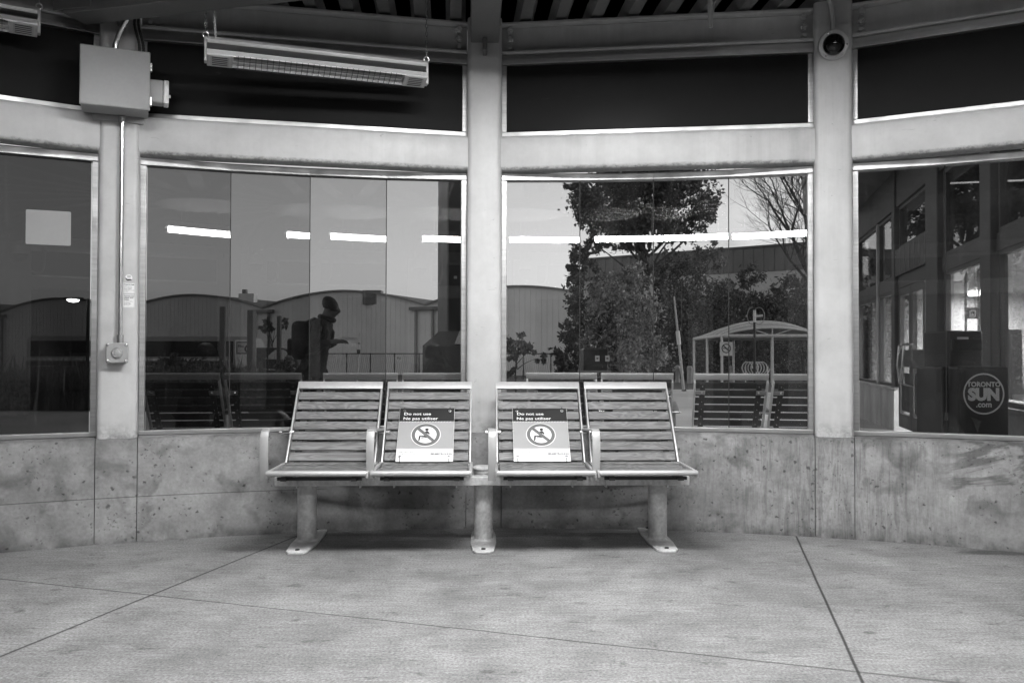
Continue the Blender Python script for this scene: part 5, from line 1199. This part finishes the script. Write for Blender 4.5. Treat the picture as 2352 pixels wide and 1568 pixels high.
def hand(V, E, wi, wrist, dirv, up, side, curl):
    # palm vertex then five fingers rooted in it
    wrist, dirv, up, side = Vector(wrist), Vector(dirv).normalized(), Vector(up).normalized(), Vector(side).normalized()
    p = wrist + dirv * .055; V.append((*p, .030, .018)); pi = len(V) - 1; E.append((wi, pi))
    for k, L in ((-1.5, .062), (-.5, .075), (.5, .08), (1.5, .07)):
        a = p + dirv * .04 + side * (k * .017); b = a + (dirv * math.cos(curl) - up * math.sin(curl)) * L * .5; c = b + (dirv * math.cos(2 * curl) - up * math.sin(2 * curl)) * L * .5
        i0 = len(V); V += [(*a, .0095), (*b, .009), (*c, .007)]; E += [(pi, i0), (i0, i0 + 1), (i0 + 1, i0 + 2)]
    a = p - dirv * .01 + side * .032; b = a + (dirv * .7 + side * .5 - up * .5) * .035; c = b + (dirv * .9 - up * .4) * .03
    i0 = len(V); V += [(*a, .011), (*b, .010), (*c, .008)]; E += [(pi, i0), (i0, i0 + 1), (i0 + 1, i0 + 2)]
def person(label, loc, rz, J, hands):
    t = thing('person', label, 'person', loc, rz)
    j = {k: Vector(v) for k, v in J.items()}
    V, E, ix = [], [], {}
    def add(k, r, par=None, r2=None):
        ix[k] = len(V); V.append((*j[k], r, r2 or r))
        if par: E.append((ix[par], ix[k]))
    add('pelvis', .10, None, .08); add('spine', .115, 'pelvis', .09); add('chest', .135, 'spine', .10); add('neck', .055, 'chest'); add('skull', .082, 'neck', .09); add('crown', .075, 'skull', .085)
    nd = (j['nose'] - j['skull']).normalized()
    j['n2'] = j['nose']; add('n2', .016, 'skull'); j['chin'] = j['skull'] + nd * .065 - (j['crown'] - j['skull']).normalized() * .075; add('chin', .035, 'skull')
    for s in 'LR':
        add('sh' + s, .058, 'chest'); add('el' + s, .042, 'sh' + s); add('wr' + s, .027, 'el' + s)
        add('hip' + s, .068, 'pelvis'); add('kn' + s, .050, 'hip' + s); add('an' + s, .040, 'kn' + s); add('to' + s, .036, 'an' + s)
        d, u, sd_, c = hands[s]; hand(V, E, ix['wr' + s], j['wr' + s], d, u, sd_, c)
    body = skin('body', V, E, SKIN, t, 2)
    # eyes and ears on the head
    up = (j['crown'] - j['skull']).normalized(); sdv = up.cross(nd).normalized()
    for s in (-1, 1):
        MB().lathe([(.002, -.010), (.010, -.004), (.010, .004), (.002, .010)], frame(j['skull'] + nd * .083 + sdv * (s * .032) + up * .012, sdv, up, nd), 10).build('eye', INK, body)
        MB().lathe([(.012, -.008), (.026, -.002), (.022, .006), (.008, .008)], frame(j['skull'] + sdv * (s * .086) - nd * .005, nd, up, sdv * s), 12).build('ear', SKIN, body)
    MB().tube([j['skull'] + nd * .092 - up * .052 + sdv * (.022 * q) for q in (-1, -.5, 0, .5, 1)], .004, 6).build('mouth', INK, body)
    # clothing
    V2, E2, jx = [], [], {}
    def a2(k, r, par=None, r2=None):
        jx[k] = len(V2); V2.append((*j[k], r, r2 or r))
        if par: E2.append((jx[par], jx[k]))
    j['hem'] = j['pelvis'] + (j['pelvis'] - j['spine']).normalized() * .13
    a2('pelvis', .172, None, .160); a2('hem', .140, 'pelvis', .132); a2('spine', .145, 'pelvis', .12); a2('chest', .165, 'spine', .13); j['collar'] = j['chest'].lerp(j['neck'], .8); a2('collar', .075, 'chest')
    for s in 'LR':
        a2('sh' + s, .078, 'chest'); a2('el' + s, .060, 'sh' + s); j['cuff' + s] = j['el' + s].lerp(j['wr' + s], .93); a2('cuff' + s, .042, 'el' + s)
    skin('coat', V2, E2, COAT, body, 2)
    V3, E3, kx = [(*j['pelvis'], .138, .115), (*j['pelvis'].lerp(j['spine'], .6), .125, .10)], [(0, 1)], {}
    for s in 'LR':
        i0 = len(V3); V3 += [(*j['hip' + s], .102), (*j['kn' + s], .082), (*(j['an' + s] - (j['kn' + s] - j['an' + s]).normalized() * .05), .060)]; E3 += [(0, i0), (i0, i0 + 1), (i0 + 1, i0 + 2)]
    skin('trousers', V3, E3, TROU, body, 2)
    for s in 'LR':
        skin('shoe', [(*(j['an' + s] - Vector((0, 0, .03))), .05), (*j['an' + s].lerp(j['to' + s], .5), .05, .045), (*j['to' + s], .045, .035)], [(0, 1), (1, 2)], SHOE, body, 2)
    ho = j['skull'] + up * .035 - nd * .012
    hm = MB(); hm.lathe([(.080, -.055), (.097, -.045), (.103, -.01), (.100, .03), (.086, .065), (.058, .092), (.022, .106), (.002, .108)], frame(ho, nd, sdv, (up - nd * .12).normalized()), 24)
    hair_ = hm.build('hair', HAIR, body, smooth=True)
    cl_ = MB(); nk = j['neck'].lerp(j['chest'], .12); cl_.tube([nk + nd * (.085 * math.cos(q * .5236)) + sdv * (.09 * math.sin(q * .5236)) for q in range(12)], .032, 8, closed=True); cl_.build('collar', COAT, body, smooth=True)
    return t
# walker outside, mid-stride to the right, looking down at a sheet in the hands
wy = 10.4; wl = P(722, 816, wy)
J = dict(pelvis=(0, 0, .93), spine=(.04, 0, 1.10), chest=(.10, 0, 1.31), neck=(.155, 0, 1.46), skull=(.20, 0, 1.56), crown=(.205, 0, 1.64), nose=(.315, 0, 1.525),
         shL=(.10, .18, 1.37), elL=(.04, .24, 1.10), wrL=(.25, .12, 1.17), shR=(.10, -.18, 1.37), elR=(.04, -.24, 1.10), wrR=(.25, -.12, 1.17),
         hipL=(0, .09, .88), knL=(.20, .09, .50), anL=(.26, .09, .10), toL=(.40, .09, .05), hipR=(0, -.09, .88), knR=(-.04, -.09, .48), anR=(-.30, -.09, .17), toR=(-.20, -.09, .05))
wk = person('person walking right outside the glass, looking down, dark clothes and backpack', (wl.x, wy, zg(wy)), math.radians(-2), J,
       dict(L=((1, -.35, .1), (0, 0, 1), (0, -1, 0), .45), R=((1, .35, .1), (0, 0, 1), (0, 1, 0), .45)))
pk = thing('backpack', 'dark backpack on the walking person outside', 'backpack', (wl.x - .14, wy, zg(wy) + 1.2), math.radians(-2))
MB().poly(rsq(.12, .105, 6, .15), -.25, .21).build('pack_body', COAT, pk, bevel=.07, smooth=True, segs=5)
MB().box(-.165, -.10, -.10, .10, -.2, .0).build('front_pocket', COAT, pk, bevel=.03, smooth=True, segs=4)
for s in (-1, 1): MB().tube([(.06, s * .12, .18), (.17, s * .12, .235), (.27, s * .12, .20), (.335, s * .13, .08), (.31, s * .15, -.06), (.22, s * .18, -.17), (.08, s * .13, -.2)], .02, 8).build('strap', DARKM, pk)
sh_ = thing('paper_sheets', 'pale folded papers held in the hands of the walking person', 'papers', (wl.x + .40, wy - .02, zg(wy) + 1.19), math.radians(-2))
for k in range(3): MB().box(-.10 + .02 * k, .12 - .01 * k, -.11, .10, .012 * k, .012 * k + .003, rotz((0, 0, 0), .08 * k)).build('sheet', SWHT, sh_)
# photographer squatting behind the camera: seen only as a faint reflection in the panes
J = dict(pelvis=(0, -.60, .34), spine=(0, -.52, .50), chest=(0, -.36, .68), neck=(0, -.25, .80), skull=(0, -.205, .905), crown=(0, -.21, .985), nose=(0, -.100, .895),
         shL=(-.18, -.34, .74), elL=(-.24, -.20, .55), wrL=(-.10, -.10, .80), shR=(.18, -.34, .74), elR=(.24, -.20, .58), wrR=(.12, -.12, .82),
         hipL=(-.10, -.58, .32), knL=(-.22, -.20, .44), anL=(-.19, -.46, .10), toL=(-.21, -.29, .05), hipR=(.10, -.58, .32), knR=(.22, -.20, .44), anR=(.19, -.46, .10), toR=(.21, -.29, .05))
person('photographer in dark clothes squatting behind the camera, seen only reflected in the panes', (0, 0, 0), 0, J,
       dict(L=((.55, .25, .75), (-.6, -.2, .4), (0, .6, .4), .5), R=((-.45, .3, .75), (.6, -.2, .4), (0, .6, .4), .5)))
pc = thing('photo_camera', 'black camera held to the eye of the photographer, seen reflected in the panes', 'camera', (0, -.012, CAMH))
MB().box(-.066, .066, -.062, -.030, -.045, .038).build('camera_body', BLACK, pc, bevel=.006); MB().box(-.022, .022, -.066, -.030, .0385, .058).build('viewfinder', BLACK, pc, bevel=.005)
MB().lathe([(.031, .0), (.034, .004), (.034, .024), (.030, .027), (.022, .027), (.020, .018)], frame((0, -.03, 0), (1, 0, 0), (0, 0, -1), (0, 1, 0)), 24).build('lens', BLACK, pc, smooth=True)
# hanging camera dome on the column opposite, and its looped conduit
o9, e9, n9, z9 = colframe(9)
MB().box(-.21, .21, -.17, -.10, 0, 2.6, colframe(9)).build('pier', PAINT, shelter, bevel=.01, world=True)
c9 = o9 - n9 * .42 + Vector((0, 0, 2.40))
pz9 = thing('hanging_dome_camera', 'hanging dome security camera on the pier opposite, seen faintly reflected in the left bay panes', 'security camera', c9)
MB().lathe([(.10 * math.sin(k * .157), -.10 * math.cos(k * .157)) if k else (.002, -.10) for k in range(11)], W, 24).build('dome_cover', BLACK, pz9, smooth=True)
MB().lathe([(.105, .0), (.115, .02), (.105, .12), (.06, .16), (.03, .17)], W, 24).build('camera_housing', WHITE, pz9, smooth=True)
q9 = n9
MB().tube([(0, 0, .17), (0, 0, .20), q9 * .1 + Vector((0, 0, .205)), q9 * .25 + Vector((0, 0, .205))], .025, 8).build('bracket_arm', WHITE, pz9, smooth=True)
lp = thing('looped_conduit', 'grey conduit looping below the hanging dome camera, seen faintly reflected', 'conduit', c9 + q9 * .2)
MB().tube([(-.12, 0, .15), (-.12, 0, .0), (-.09, 0, -.10), (-.02, 0, -.16), (.14, 0, -.20), (.26, 0, -.25), (.34, 0, -.23), (.37, 0, -.14), (.38, 0, .02), (.38, 0, .2)], .02, 8).build('pipe', GALV, lp, smooth=True)

# added dark block behind the photographer, unseen, keeps sky out of the reflections
bd = thing('rear_sky_blocker', 'added dark block behind the photographer, out of view, darkens the reflections', 'building', (0, -15, -.03))
MB().box(-30, 30, -6, 0, 0, 5.5).build('wall', M('blocker_dark', .05, .8), bd)
MB().box(-30.3, 30.3, -6.3, .3, 5.51, 5.8).build('roof', CLAD_D, bd)
for k in range(9): MB().box(-26 + 6 * k, -23 + 6 * k, .005, .06, 1.0, 3.2).build('window', M('blocker_window', .01, .1) if k == 0 else bpy.data.materials['blocker_window'], bd)
